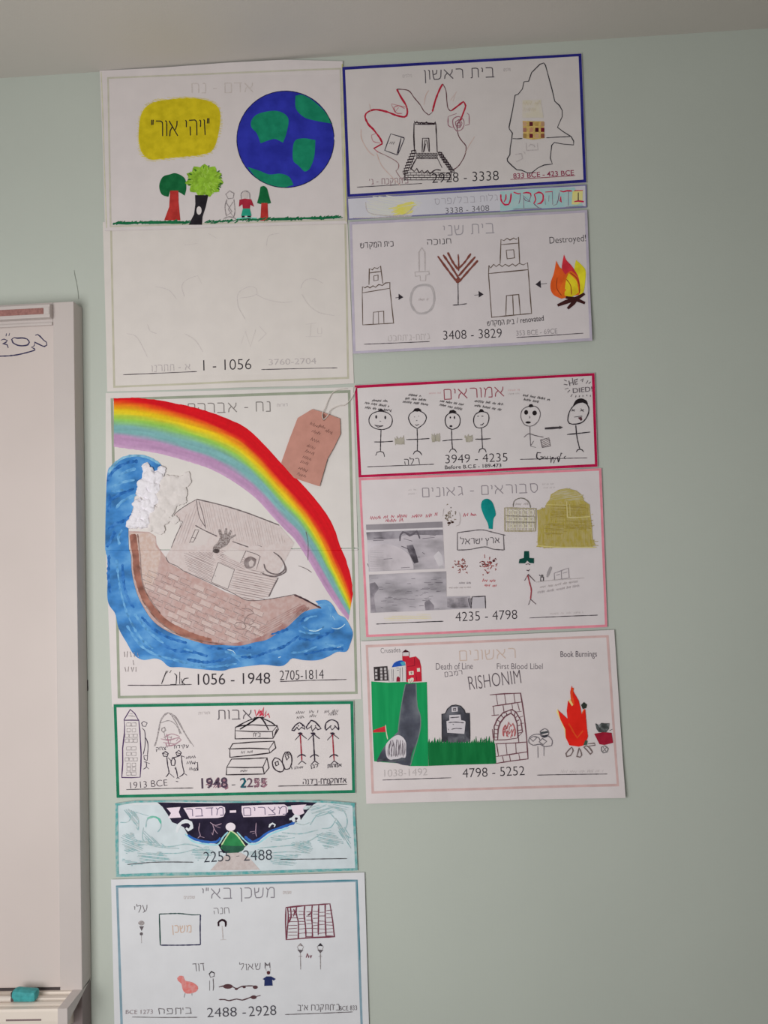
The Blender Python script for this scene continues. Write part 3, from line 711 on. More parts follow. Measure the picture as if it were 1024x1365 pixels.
def cord(name, P3, r, m, parent):
    cu = bpy.data.curves.new(name, 'CURVE'); cu.dimensions = '3D'; cu.bevel_depth = r; cu.bevel_resolution = 2
    sp = cu.splines.new('NURBS'); sp.points.add(len(P3) - 1); sp.use_endpoint_u = True; sp.order_u = 3
    for p, q in zip(sp.points, P3): p.co = (*q, 1)
    ob = bpy.data.objects.new('tmp', cu); COL.objects.link(ob); dg = bpy.context.evaluated_depsgraph_get()
    me = bpy.data.meshes.new_from_object(ob.evaluated_get(dg)); bpy.data.objects.remove(ob)
    return link(name, me, m, parent)
st_ = mat('plain', (196, 188, 182), scale=600, amt=.1, rough=.9)
def P3(s_, ds): return [U(x, y, d) - o.location for (x, y), d in zip(pts(s_), ds)]
cord('string', P3('572 412 555 380 556 330 590 270 620 190 660 110 700 60 760 40 860 30', [.0055, .0068, .0066, .006, .0045, .0035, .0035, .0035, .0038]), .0007, st_, o)
cord('string', P3('575 412 600 390 630 360 640 310 680 275 760 240 830 240 890 185 930 130 960 60 975 10', [.0055, .0068, .0068, .0062, .005, .004, .004, .004, .0045, .006, .006]), .0007, st_, o)

# ---------------- patriarchs, green border
photo()
P = [(151, 938.5), (471.5, 934), (474, 1057.5), (155, 1064)]
s = poster('timeline_poster', 'green bordered poster with a tower, a pile of three books and stick figures', P, .0030)
s.frame('printed_border', P, 4.0, mat('marker', (28, 112, 82), amt=.12), inset=.4)
crop(145, 930, 310)
B = mat('ink', (44, 34, 50)); PR = mat('ink', (66, 40, 84))
tw = s.lines('tower', ['c127 185 132 230 130 290 115 420 116 540 108 660 190 662 260 658 266 560 268 470 258 280 248 185', '127 188 190 186 248 188', '125 185 178 97 215 130 248 188'], PR, 1.5, False)
s.hatch('tower_cap', '150 165 178 115 225 165', PENCIL, .1, 2, 1, .5, tw)
wn = []
for i, y in enumerate([222, 270, 315, 355, 420, 465, 510, 555, 590, 628]):
    for x in ([165, 208] if i in (0, 1, 4, 5, 8, 9, 7) else [150, 185, 222]):
        w_ = 15 if i not in (0, 4, 5, 9) else 18
        wn.append('c%d %d %d %d %d %d %d %d' % (x - w_, y - 13, x + w_, y - 14, x + w_, y + 13, x - w_, y + 14))
s.lines('tower_windows', wn, PENCIL, 1.1, False, tw)
s.lines('drawn_figure', ['c290 195 318 210 305 238 280 235 272 210', '275 250 295 270 302 320 300 400 285 470', '305 330 322 370 325 420 320 480', '290 480 322 480 318 520 295 510 290 480', '308 520 312 572 285 592', '312 572 332 590', '290 530 340 545'], mat('ink', (70, 62, 74)), 1.2)
s.lines('mountain', ['375 405 400 330 420 220 440 165 485 125 545 150 585 205 640 310 705 405', '385 400 410 300 430 200 460 150 490 130', '500 130 560 180 620 280 680 380', '430 210 500 190 560 230 590 300', '520 150 560 210 600 300'], PENCIL, 1.2)
s.lines('altar', ['430 340 500 350 580 330 600 350 540 390 480 400 470 370', '455 330 520 300 585 320 560 360', '480 300 500 400 520 320', '450 370 560 385'], mat('pencil', (150, 110, 124), amt=.3), 1.6)
s.lines('altar_figure', ['c440 255 462 245 470 270 450 285 436 272', '458 285 470 350', '470 320 520 330'], PENCIL, 1.8)
s.text('name_text', 'יצחק', 392, 440, 485, 428, 26, B, rtl=True, jit=.2); s.text('name_text', 'עקידת', 540, 420, 660, 412, 24, B, rtl=True, jit=.2)
s.lines('drawn_figure', ['c445 460 470 445 492 462 485 485 455 485', '480 485 488 560 498 622 472 655', '498 622 542 660', '450 462 490 470'], B, 1.3)
s.lines('drawn_figure', ['c555 455 580 435 600 455 592 475 565 478', '600 478 610 560 622 624 585 655', '622 624 648 642', '560 455 598 465', '600 480 630 492', '520 500 560 490 590 480'], B, 1.3)
s.lines('drawn_figure', ['530 490 550 520 545 560 520 560 515 530 530 500', '552 570 560 600 570 655', '545 580 565 610', '560 668 572 660 585 668', '555 692 575 695', '490 495 515 520'], B, 1.3)
s.scrawl('handwriting', 640, 508, 725, 500, 32, B, 1.2); s.scrawl('handwriting', 645, 550, 735, 552, 30, B, 1.2); s.scrawl('handwriting', 665, 600, 735, 600, 26, B, 1.1); s.lines('handwriting', ['690 545 735 535 738 600 700 605'], B, 1.1)
s.text('handwritten_date', '1913 BCE', 180, 752, 486, 728, 52, mat('ink', (66, 56, 66)), -.012, jit=.3)
s.lines('ruled_line', ['145 760 420 752 700 746'], INK, 1.0)
s.text('small_print', 'תורות', 742, 140, 835, 136, 20, FAINT, rtl=True)
MV = mat('marker', (134, 96, 108), amt=.2); 
s.hatch('coloured_digits', '815 668 850 665 862 700 850 750 815 748 808 690', MV, -.3, 1.7, 1.9, .8); s.hatch('coloured_digits', '905 655 925 700 928 748 870 745 885 690', MV, -.9, 1.7, 1.9, .8); s.hatch('coloured_digits', '955 660 975 680 985 752 960 755 935 730 940 680', MV, -.6, 1.7, 1.9, .8)
s.text('date_text', '1948', 768, 750, 985, 742, 84, mat('ink', (74, 60, 76)), .014)
s.lines('date_dash', ['1018 722 1048 720'], INK, 1.4)
crop(290, 935, 475)
s.text('heading', 'אבות', 0, 132, 252, 128, 66, mat('ink', (84, 76, 82)), -.012, rtl=True)
s.text('date_text', '2255', 166, 632, 360, 630, 66, mat('ink', (96, 76, 88)), .012)
s.lines('coloured_digits', ['175 575 195 568 205 590 175 632 210 632'], mat('ink', (20, 84, 96)), 2.4)
s.hatch('coloured_digits', '275 570 310 570 312 635 275 635', MV, -.6, 2.0, 1.6, .8); s.hatch('coloured_digits', '330 570 362 570 360 638 325 635', MV, -.6, 2.0, 1.6, .8)
for P_ in (['c130 215 250 222 405 222 410 272 300 272 130 276', '130 215 132 190 180 178 260 172 360 178 440 178 448 205 412 268', '405 222 440 180', '420 250 436 205'],
           ['c90 350 240 345 380 350 385 380 240 398 92 412', '90 350 112 312 250 300 418 293 430 343 386 380', '380 350 418 296', '80 345 88 352'],
           ['c68 485 200 488 335 485 345 535 200 538 65 541', '68 485 103 425 230 422 365 415 380 490 345 535', '335 485 365 417']):
    b = s.lines('drawn_book', P_, mat('ink', (46, 36, 42)), 1.5, False)
s.lines('book_ribbon', ['c300 118 240 160 165 205', '305 120 230 140 135 190', '315 115 345 150 378 212', '315 118 390 150 430 180', '270 120 310 118 345 118'], mat('ink', (40, 34, 40)), 1.6)
s.text('book_title', 'בית', 262, 258, 318, 258, 26, GREYINK, rtl=True, jit=.3); s.scrawl('book_title', 175, 385, 260, 378, 22, GREYINK, .9); s.scrawl('book_title', 170, 520, 228, 518, 22, GREYINK, .9)
s.lines('red_scribble', ['275 60 285 110 310 60 318 105 340 45 335 110 360 70 350 115 375 90 385 120', '290 100 320 80 305 110 330 95 320 70 300 85'], mat('marker', (190, 44, 70)), 2.0)
s.lines('scroll_pair', ['c405 445 425 415 455 425 480 455 492 495 475 518 445 515 415 490', 'c480 420 500 375 525 372 545 400 548 450 530 495 500 500 482 465', 'c425 450 445 440 452 465 432 475', 'c500 400 515 390 527 412 512 432', '498 392 515 378 530 395', '545 480 550 500'], mat('ink', (50, 40, 48)), 1.4)
RB = mat('ink', (150, 44, 58))
for x, m1, hat in ((610, RB, '548 212 575 175 605 155 640 182 645 205 620 190 600 210 585 190 565 215'), (705, B, '655 188 690 140 720 150 765 200 740 208 725 190 700 220 690 185 660 205'), (848, RB, '795 200 800 160 840 135 885 155 895 210 870 185 845 210 830 185 800 212')):
    f = s.lines('drawn_figure', ['%d 232 %d 330 %d 435' % (x, x + 6, x + 12), '%d 232 %d 240' % (x - 18, x + 18)], m1, 1.5)
    s.lines('limbs', ['%d 285 %d 240 %d 275' % (x - 38, x + 4, x + 48), '%d 412 %d 390 %d 405' % (x - 22, x + 10, x + 42), '%d 465 %d 438 %d 460' % (x - 15, x + 12, x + 44), 'c' + hat], B, 1.5, True, f)
    s.fills('face_marks', [ellipse(*pts([(x - 12 + k_, 180)])[0], .8, .9, 8) for k_ in (0, 30)] + [ellipse(*pts([(x, 236)])[0], 2.8, 1.6, 8)], B, f)
for x, y, w_ in ((580, 95, 66), (585, 130, 60), (678, 88, 70), (680, 118, 66), (790, 85, 130), (820, 105, 70)): s.scrawl('handwriting', x, y, x + w_, y - 6, 26, GREYINK, .9)
s.scrawl('handwriting', 570, 500, 640, 490, 24, B, .9); s.text('name_text', 'לבן', 690, 492, 742, 485, 22, B, rtl=True, jit=.2); s.text('name_text', 'אמהות', 812, 490, 915, 480, 24, B, rtl=True, jit=.2)
s.text('handwritten_date', "א'תתקמ\"ח-ב'רנה", 632, 612, 950, 600, 36, B, -.01, rtl=True, jit=.4)
s.lines('ruled_line', ['448 624 700 618 955 610'], INK, 1.0)

# ---------------- parting of the sea, teal border
photo()
Q = [(154, 1070.5), (180, 1067), (240, 1066.5), (320, 1068), (400, 1066.5), (440, 1067), (473.5, 1070), (475, 1110), (477, 1160.5), (400, 1162.5), (300, 1166), (220, 1167), (155, 1169), (154, 1120)]
s = poster('timeline_poster', 'teal bordered poster of parted waves around a green mountain under a night sky', [(154, 1070), (473, 1069), (477, 1161), (155, 1169)], .0022, [gauss(160, 1067, 60, 14, .002), gauss(450, 1064, 60, 12, .002)], (196, 200, 204), Q)
TEAL = mat('pencil', (84, 152, 152), amt=.35, scale=160); T2 = mat('pencil', (132, 168, 172), amt=.5, scale=200)
wv = s.fill('waves', [(157, 1073), (470, 1072), (474, 1158), (158, 1165)], mat('marker', (190, 199, 204), amt=.05, scale=40), False, raw=True)
crop(140, 1055, 490)
sky = s.fill('night_sky', '205 42 420 46 640 42 842 33 812 52 790 75 765 110 742 122 700 135 650 150 610 178 590 192 560 205 520 240 460 240 440 205 395 198 355 190 325 172 308 140 290 130 262 120 245 90 225 60', mat('marker', (34, 28, 48), amt=.25, scale=60), False)
s.lines('blue_glow', ['322 170 350 186 395 197 435 196 450 180', '545 175 570 195 595 190 640 158 700 136 740 122'], mat('marker', (44, 92, 168)), 3.4, parent=sky)
s.lines('cyan_glow', ['312 165 345 195 395 205 440 206 462 176 480 158', '515 158 545 190 568 205 600 200 650 165 720 140'], mat('marker', (146, 196, 208)), 2.0, parent=sky)
mo = s.fill('mountain', '490 155 520 175 545 215 520 235 485 240 458 225 455 210', mat('marker', (44, 122, 72), scale=90))
s.lines('mountain_edge', ['454 210 472 180 490 153 515 170 548 214'], mat('marker', (190, 205, 160)), 1.6, parent=mo); s.fill('mountain_foot', '455 208 490 212 545 212 540 228 520 237 485 241 460 228', mat('marker', (40, 84, 66)), parent=mo)
s.fills('moon', [ellipse(*pts('490 138')[0], 6.6, 5.6, 20)], mat('plain', (226, 206, 214)), )
s.fill('sandy_path', '478 240 530 238 565 260 605 305 410 308 440 275', mat('pencil', (180, 168, 166), amt=.4, scale=200), False)
s.lines('lightning', ['370 122 366 150 372 172 362 182', '372 175 388 180', '410 120 430 132 455 125', '420 128 428 150 440 165', '430 135 450 142', '425 145 420 170 415 160', '590 122 588 160 592 176', '565 158 585 155', '575 165 588 160'], mat('ink', (168, 142, 160)), .9)
bn = mat('plain', (216, 200, 212)); LT = mat('ink', (92, 82, 110))
for P_, t_, a in (('306 64 330 62 455 56 468 62 470 80 462 98 440 103 330 106 318 84', 'מדבר', (318, 98, 462, 92)), ('533 56 620 52 700 50 714 60 714 80 702 93 620 98 540 100 533 80', 'מצרים', (542, 94, 708, 88))):
    b = s.fill('banner', P_, bn, False); s.text('lettering', t_, *a, 30, LT, -.012, rtl=True, parent=b)
s.fill('banner', '487 74 512 73 512 82 487 83', bn, False); s.fill('banner', '241 64 295 60 288 80 297 101 246 104 258 84', bn, False); s.fill('banner', '726 54 786 50 772 66 778 84 760 92 742 92 732 80', bn, False)
swp = mat('pencil', (204, 208, 213), amt=.1, scale=200)
s.lines('wave_curls', ['280 160 290 130 312 116 334 122 338 140 326 150 316 142', '740 118 734 104 742 94 756 98 758 110 748 114'], swp, 4.2, parent=wv)
s.lines('wave_curls', ['640 140 644 130 654 124 664 130 660 138'], swp, 2.2, parent=wv)
s.lines('wave_lines', ['160 140 165 110 190 98 215 112 218 140 205 158', '60 120 90 118 110 90 90 70', '110 75 130 105 130 150', '120 80 170 95', '150 140 150 190 200 215 290 222', '175 205 250 215 320 205 380 220', '200 240 290 240 360 222',
   '600 220 700 212 780 200 850 160', '640 240 720 235 800 240', '800 130 830 90 870 80 900 110 880 140 845 145', '880 60 930 75 945 120 930 160', '660 190 740 180', '740 120 770 130 800 120', '690 160 760 165 830 150', '900 120 940 170 960 180'], T2, 1.3, parent=wv)
s.lines('teal_shading', ['165 105 190 98 212 108 218 125'], mat('pencil', (90, 170, 150), amt=.3), 2.6, parent=wv)
for P_, a in (('75 72 105 70 130 105 128 150 108 120', .9), ('90 195 170 185 200 200 130 215', .1), ('270 45 330 50 400 60 330 50', 0), ('780 60 860 50 900 80 830 100', -.3), ('640 175 720 165 700 190 650 195', .1), ('720 200 800 190 810 240 740 235', .3), ('900 100 950 160 960 220 915 170', 1.0), ('850 45 950 60 930 80', .2), ('150 150 160 200 240 220 190 180', .8), ('60 170 110 160 150 230 80 240', .4), ('820 170 880 150 930 200 860 230', .2), ('330 230 400 215 440 240 360 270', 0), ('640 250 760 245 740 290 650 285', .1), ('120 240 220 235 260 270 140 275', .1), ('60 260 150 280 100 290', 0), ('560 235 620 225 600 260 560 250', 0)):
    s.hatch('teal_shading', P_, T2, a, 2.2, 1.4, 1.0, wv)
photo()
bd = s.done('painted_border', s.poly_bm([[(154, 1070.5), (180, 1067), (240, 1066.5), (320, 1068), (400, 1066.5), (440, 1067), (473.5, 1070), (473, 1074), (440, 1070), (400, 1068.5), (320, 1070), (240, 1068.5), (180, 1069.5), (154.4, 1074)],
  [(154.4, 1074), (157.6, 1073.4), (158, 1120), (158.5, 1165), (155, 1168.6), (154, 1120)], [(470, 1073.4), (473, 1074), (475, 1110), (477, 1160), (473.6, 1157), (471.5, 1110)],
  [(155, 1168.6), (158.5, 1165), (220, 1163), (300, 1162), (400, 1159), (473.6, 1157), (477, 1160), (400, 1162.5), (300, 1166), (220, 1167)]]), TEAL, None)
crop(140, 1055, 490)
s.text('date_text', '2255', 386, 276, 490, 271, 40, mat('ink', (52, 56, 66)), -.012); s.text('date_text', '2488', 541, 270, 652, 266, 40, mat('ink', (52, 56, 66)), -.012); s.lines('date_dash', ['512 252 524 251'], INK, .8)
s.lines('ruled_line', ['88 284 200 275 345 275'], INK, 1.0); s.lines('ruled_line', ['684 264 800 263 945 261'], INK, 1.0)

# ---------------- tabernacle, lowest poster
P = [(148, 1172.5), (486, 1163), (492.4, 1382), (153, 1389)]
s = poster('timeline_poster', 'lowest poster, blue grey border, showing an empty square, pink bird and red lattice block', P, .0036, (), (200, 200, 204))
s.frame('printed_border', [(154.5, 1180.5), (477, 1172.5), (484, 1374), (161, 1380)], 3.2, mat('marker', (122, 146, 160), amt=.1))
photo(); s.lines('blue_edge', ['154.6 1181 220 1180 320 1177.5 476 1173', '476 1173 478 1220 480 1280'], mat('ink', (70, 122, 136)), 1.6, False)
crop(140, 1160, 500)
s.text('heading', 'משכן בא"י', 368, 108, 642, 103, 38, mat('ink', (124, 120, 128)), -.012, rtl=True)
s.text('small_print', 'שופטים', 676, 90, 706, 89, 10, FAINT, rtl=True); s.text('small_print', 'שופטים', 300, 108, 340, 107, 10, FAINT, rtl=True)
s.text('name_text', 'עלי', 112, 164, 160, 156, 26, GREYINK, -.01, rtl=True, jit=.3, slant=.1); s.text('name_text', 'חנה', 412, 166, 470, 164, 22, GREYINK, -.01, rtl=True, jit=.3)
s.text('name_text', 'דוד', 335, 384, 378, 380, 28, GREYINK, -.01, rtl=True, jit=.3); s.text('name_text', 'שאול', 512, 380, 590, 376, 24, GREYINK, -.01, rtl=True, jit=.4)
DG = mat('ink', (34, 66, 62)); DN = mat('ink', (44, 44, 76))
sq = s.lines('drawn_square', ['206 165 208 225 210 284'], DG, 1.7, False); s.lines('side', ['210 284 290 284 362 282'], DN, 1.6, parent=sq); s.lines('side', ['362 283 361 220 362 168'], DN, 1.6, parent=sq); s.lines('side', ['206 166 280 164 330 169 362 168'], DG, 1.4, parent=sq)
s.text('square_word', 'משכן', 255, 236, 326, 234, 26, mat('pencil', (190, 160, 140), amt=.2), rtl=True, jit=.3)
f = s.fills('drawn_figure', [ellipse(*pts('138 200')[0], 4.2, 3.2, 12)], PENCIL); s.fill('beard', '130 212 148 212 139 230', GREYINK, False, f); s.fills('body', [ellipse(*pts('138 241')[0], 2.2, 2.2, 8)], GREYINK, f); s.lines('legs', ['138 246 139 276'], PENCIL, .8, parent=f)
f = s.lines('drawn_figure', ['431 212 430 198 444 188 458 196 457 214'], mat('ink', (44, 26, 34)), 3.0); s.lines('body', ['444 210 446 235 448 264', '438 264 460 262'], FAINT, 1.2, parent=f)
b = s.fill('drawn_bird', '274 408 282 400 298 402 304 418 330 424 352 440 350 456 330 466 306 466 294 450 290 430 276 418', mat('pencil', (202, 110, 106), amt=.25, scale=200)); s.lines('bird_legs', ['304 466 300 482', '330 466 330 474'], GREYINK, .9, parent=b)
f = s.lines('drawn_figure', ['c396 394 404 384 415 390 414 402 400 406', '397 418 397 456', '410 410 412 440 410 456'], GREYINK, 1.0); s.lines('hair', ['394 394 404 384 416 390'], INK, 1.8, parent=f)
s.lines('fallen_figure', ['432 442 455 438 480 440 500 448 520 440 560 438 578 444', '432 490 455 490 470 494 500 488 520 492 545 484 560 478', '560 482 590 474'], mat('ink', (84, 62, 66)), 1.5)
s.fills('fallen_heads', [ellipse(*pts('466 440')[0], 6.5, 3.2, 12), ellipse(*pts('570 443')[0], 3.4, 2.4, 10), ellipse(*pts('498 450')[0], 2.2, 1.4, 8), ellipse(*pts('564 481')[0], 4.0, 2.6, 10), ellipse(*pts('528 443')[0], 2.2, 1.4, 8)], mat('marker', (84, 56, 60)))
f = s.fill('drawn_figure', '598 412 612 402 630 402 648 412 640 418 634 414 636 437 604 438 605 416', mat('marker', (38, 48, 92)), False); s.lines('crown', ['607 372 608 350 616 360 624 350 626 370', '608 360 626 358'], GREYINK, 1.6, parent=f); s.fills('beard', [ellipse(*pts('620 388')[0], 2.4, 2.6, 8)], mat('ink', (84, 44, 48)), f); s.lines('face', ['610 372 612 384', '628 372 626 384'], PENCIL, .8, parent=f)
crop(320, 1190, 490)
LR = mat('ink', (112, 58, 72)); lt_ = s.lines('lattice_block', ['c368 118 520 102 722 88 745 230 758 352 560 360 370 376 366 240'], LR, 1.8, False)
s.lines('upright_bars', ['382 118 388 200 380 290 376 370', '455 112 450 160 468 240 468 370', '520 102 515 180 525 260 530 362', '580 100 575 180 580 260 582 360', '632 96 630 200 628 340', '684 92 684 200 690 350', '405 120 410 190 390 240', '428 190 440 150 430 130', '570 170 545 180 580 150'], LR, 1.6, True, lt_)
bars = []
for x0, x1 in ((385, 462), (468, 526), (530, 580), (584, 630), (632, 686), (690, 745)):
    y = 140 + R.uniform(0, 20)
    while y < 352: bars.append('%d %.0f %d %.0f' % (x0 + 3, y, x1 - 2 + (y - 200) * .04 * (x0 > 680), y - R.uniform(-3, 6))); y += R.uniform(20, 40)
s.lines('cross_bars', bars, LR, 1.2, False, lt_)
for x, dk_ in ((485, PENCIL), (645, INK)):
    f = s.lines('drawn_figure', ['%d 480 %d 540 %d 615' % (x, x + 1, x + 2), '%d 430 %d 470' % (x - 26, x - 10), '%d 430 %d 470' % (x + 26, x + 10), '%d 512 %d 505 %d 512' % (x - 14, x, x + 14)], PENCIL, .9)
    s.fill('hair', '%d 430 %d 402 %d 430 %d 425' % (x - 24, x, x + 24, x), dk_, False, f); s.fill('beard', '%d 455 %d 458 %d 485' % (x - 24, x + 24, x), GREYINK, False, f)
s.scrawl('handwriting', 532, 522, 595, 520, 34, LR, 1.8)
s.text('handwritten_date', "ב'תתקכח א'ב", 462, 945, 800, 938, 44, GREYINK, -.01, rtl=True, jit=.4); s.text('handwritten_date', 'BCE 833', 800, 945, 940, 940, 36, GREYINK, -.01, jit=.4); s.lines('ruled_line', ['362 976 600 968 905 955'], GREYINK, 1.0)
s.text('date_text', '2928', 72, 990, 292, 980, 78, mat('ink', (66, 64, 72)), -.012)
crop(160, 1190, 320)
s.text('date_text', '2488 -', 745, 1060, 1075, 1050, 78, mat('ink', (66, 64, 72)), -.012); s.text('handwritten_date', "ב'תפח", 335, 1035, 615, 1028, 48, GREYINK, -.01, rtl=True, jit=.5); s.text('handwritten_date', 'BCE 1273', 50, 1034, 280, 1030, 36, mat('ink', (140, 126, 130)), -.01, jit=.4)
s.lines('ruled_line', ['105 1058 400 1062 660 1060'], GREYINK, .9)

# ================================================================ right column
# ---------------- first temple, dark blue border
photo()
P = [(456, 89), (775.5, 71), (782, 243.5), (462.8, 263)]
s = poster('timeline_poster', 'top right poster with a dark blue border, red flames round a temple and a map', P, .0040, (), (196, 189, 188))
s.frame('marker_border', P, 3.8, mat('marker', (38, 38, 118), amt=.12), inset=.3)
crop(450, 60, 790)
s.text('heading', 'בית ראשון', 348, 140, 630, 128, 38, mat('ink', (72, 66, 74)), -.012, rtl=True)
s.text('small_print', 'מלכים', 262, 130, 298, 128, 10, FAINT, rtl=True); s.text('small_print', 'מלכים', 668, 105, 694, 104, 10, FAINT, rtl=True)
s.text('date_text', '2928 - 3338', 380, 554, 648, 543, 38, mat('ink', (46, 42, 48)), -.01)
s.lines('ruled_line', ['78 571 200 564 340 556'], RULE, 1.0); s.lines('ruled_line', ['694 540 820 533 955 524'], mat('ink', (140, 70, 86)), 1.0)
s.text('handwritten_date', "ב'תתקכח - ג'", 130, 562, 285, 554, 22, mat('ink', (130, 96, 104)), -.008, rtl=True, jit=.25); s.text('handwritten_date', '833 BCE - 423 BCE', 706, 536, 950, 522, 20, mat('ink', (140, 60, 84)), .01, jit=.3)
crop(475, 95, 640)
fl = mat('marker', (168, 36, 58), scale=200)
s.lines('flame_outline', ['182 670 145 640 215 600 200 560 140 480 100 440 72 372 100 335 160 318 250 335 330 365 400 378 422 350 415 290 370 215 335 148', '630 335 655 240 690 150 716 105', '785 328 830 295 885 252 905 285 880 360 860 410'], fl, 2.3)
s.lines('flame_outline', ['335 148 430 160 480 220 530 280 560 330 600 362 630 340', '716 105 742 160 750 250 760 310 785 330', '860 400 835 450 845 530 880 585 908 620 900 690 870 750 840 790 800 818'], mat('ink', (96, 60, 66)), 1.2)
s.lines('flame_outline', ['182 670 250 700 330 745 352 775 345 810 328 825 350 860 380 905'], mat('pencil', (130, 92, 94), amt=.3), 1.0)
s.lines('curl_marks', ['400 310 350 285 310 300 330 345 380 350', '290 275 320 340 350 300', '160 515 125 530 140 580 200 595', '290 270 420 300'], mat('pencil', (170, 90, 100), amt=.3), 1.0)
s.lines('faint_strokes', ['40 480 45 560 100 660 150 700', '170 680 210 780 300 880 370 950', '110 270 120 340', '830 170 780 240', '820 190 800 250', '930 620 980 540', '560 280 575 200 600 160', '940 600 900 680'], mat('pencil', (190, 160, 150), amt=.4), 1.0)
s.lines('round_seal', ['c800 400 845 375 885 400 892 440 870 485 830 495 805 460', 'c820 420 850 400 875 430 860 465 830 460', '760 375 762 450 800 465', '760 375 830 350', '915 345 932 360 935 440 900 450', '845 400 860 440 850 470', 'c835 430 860 425 862 450 840 452'], mat('pencil', (140, 84, 100), amt=.2), 1.1)
b = s.lines('drawn_book', ['c285 518 372 545 335 692 235 655', '285 518 395 550 398 560 345 690', '372 545 398 556', '335 692 346 690', '370 560 345 680'], mat('ink', (60, 54, 66)), 1.2, False); s.scrawl('book_title', 275, 600, 335, 612, 26, INK, .9, b)
DK = mat('ink', (50, 38, 44))
t = s.lines('temple', ['478 430 476 540 482 672', '658 432 664 540 670 670', '480 425 660 432', '480 412 490 435 500 415 520 440 540 425 560 440 580 420 600 440 620 430 640 440 655 420 660 440', '485 440 660 440'], DK, 1.5, False)
s.lines('temple_door', ['545 672 548 555 600 555 606 670', '555 672 570 570 582 570 600 665', '560 665 575 600'], DK, 1.3, False, t)
bk = []
def bricks(x0, y0, x1, y1, w_, h_, skew=0.0):
    out_ = []; y = y0; r = 0
    while y < y1 - h_ * .5:
        x = x0 - (w_ / 2 if r % 2 else 0)
        while x < x1:
            a, b_ = max(x0, x), min(x1, x + w_)
            if b_ - a > w_ * .25: out_.append('c%.1f %.1f %.1f %.1f %.1f %.1f %.1f %.1f' % (a + (y - y0) * skew, y, b_ + (y - y0) * skew, y - 1, b_ + (y - y0) * skew, y + h_ - 1, a + (y - y0) * skew, y + h_))
            x += w_
        y += h_; r += 1
    return out_
s.lines('temple_wall', bricks(500, 680, 672, 722, 24, 11) + bricks(405, 840, 785, 900, 46, 20), DK, 1.0, False, t)
side = []
for i in range(8):
    x = 470 - i * 10; y = 660 + i * 24; side.append('c%d %d %d %d %d %d %d %d' % (x - 14, y, x + 20, y - 6, x + 26, y + 18, x - 10, y + 24))
    x = 680 + i * 14; y = 672 + i * 20; side.append('c%d %d %d %d %d %d %d %d' % (x - 4, y, x + 26, y + 2, x + 34, y + 24, x + 2, y + 22))
    side.append('c%d %d %d %d %d %d' % (x + 10, y - 4, x + 30, y + 10, x + 8, y + 16))
s.lines('temple_wall', side + ['402 820 396 905', '470 780 450 815', '498 722 460 790 450 820', '672 722 710 800', '398 905 420 880', '445 800 480 830 500 805 520 840 545 820 560 845 590 822 610 850 640 825 660 815 700 820'], DK, 1.5, True, t)
crop(650, 75, 790)
mp_ = s.lines('map_outline', ['548 66 510 80 430 160 400 245 355 250 340 320 300 370 268 382 245 520 210 690 212 710 242 750 235 810 220 900 218 960 192 1000 195 1025 240 1070 285 1108 330 1112 390 1138 430 1138 490 1090 550 1062 632 1052 612 995 625 870 650 842 740 858 838 866 840 830 815 785 740 738 682 695 700 650 728 590 728 530 700 480 655 440 630 330 600 220 565 90 548 66'],
  mat('ink', (50, 48, 54)), 1.2, False)
s.lines('map_line', ['244 804 300 806 340 802', '572 796 680 790 805 784'], mat('ink', (50, 48, 54)), 1.1, parent=mp_)
s.fill('yellow_patch', '340 430 520 425 545 600 340 600', mat('pencil', (196, 188, 172), amt=.5), False)
s.fill('mosaic', '342 632 548 636 556 800 440 815 350 800', mat('marker', (188, 160, 96), amt=.15, scale=200), False)
mo = bpy.data.objects['mosaic'] if 'mosaic' in bpy.data.objects else None
cols = [(176, 140, 110), (84, 28, 40), (170, 140, 80), (176, 138, 108), (152, 104, 90), (180, 130, 100), (76, 20, 36), (106, 26, 44), (150, 120, 70), (100, 30, 44), (186, 150, 120), (130, 80, 60)]
for i, cc in enumerate(cols):
    x = 352 + (i % 4) * 56 - (6 if i % 4 == 0 else 0); y = 642 + (i // 4) * 58
    s.fill('mosaic_square', [(x, y), (x + 34, y), (x + 34, y + 40), (x, y + 40)], mat('marker', cc), False, mo)
s.lines('pencil_notes', ['375 850 380 920 490 915 485 850', '400 880 420 860 450 870 460 890', '270 960 330 950 340 1000 280 1030', '350 930 365 950'], FAINT, 1.2); s.scrawl('pencil_notes', 345, 480, 520, 470, 40, mat('pencil', (190, 178, 150), amt=.4), 1); s.scrawl('pencil_notes', 345, 540, 520, 535, 40, mat('pencil', (190, 178, 150), amt=.4), 1)

# ---------------- exile strip
photo()
P = [(462.5, 263.5), (782, 246), (782.5, 276.5), (464, 293)]
s = poster('timeline_poster', 'narrow strip poster with a yellow smudge and thick red lettering on turquoise', P, .0032, (), (190, 188, 196))
s.frame('printed_border', P, 1.6, mat('marker', (112, 108, 150), amt=.1))
crop(450, 240, 800)
s.hatch('yellow_smudge', '110 75 160 62 300 68 330 90 290 125 220 140 120 138', mat('pencil', (196, 196, 190), amt=.3), .2, 2.2, 1.8, 1.2); s.hatch('yellow_smudge', '205 110 280 85 305 90 290 130 220 136', mat('pencil', (206, 198, 96), amt=.25), -.2, 1.6, 2.2, 1.2); s.lines('pencil_sweep', ['110 85 120 125 180 138 260 135 300 100', '60 148 180 146 290 140'], FAINT, 1.2)
s.text('heading', 'גלות בבל/פרס', 380, 96, 625, 80, 22, mat('pencil', (150, 146, 156), amt=.2), -.012, rtl=True)
s.text('date_text', '3338 - 3408', 422, 131, 592, 120, 22, mat('ink', (72, 68, 76)), -.014)
crop(650, 240, 790)
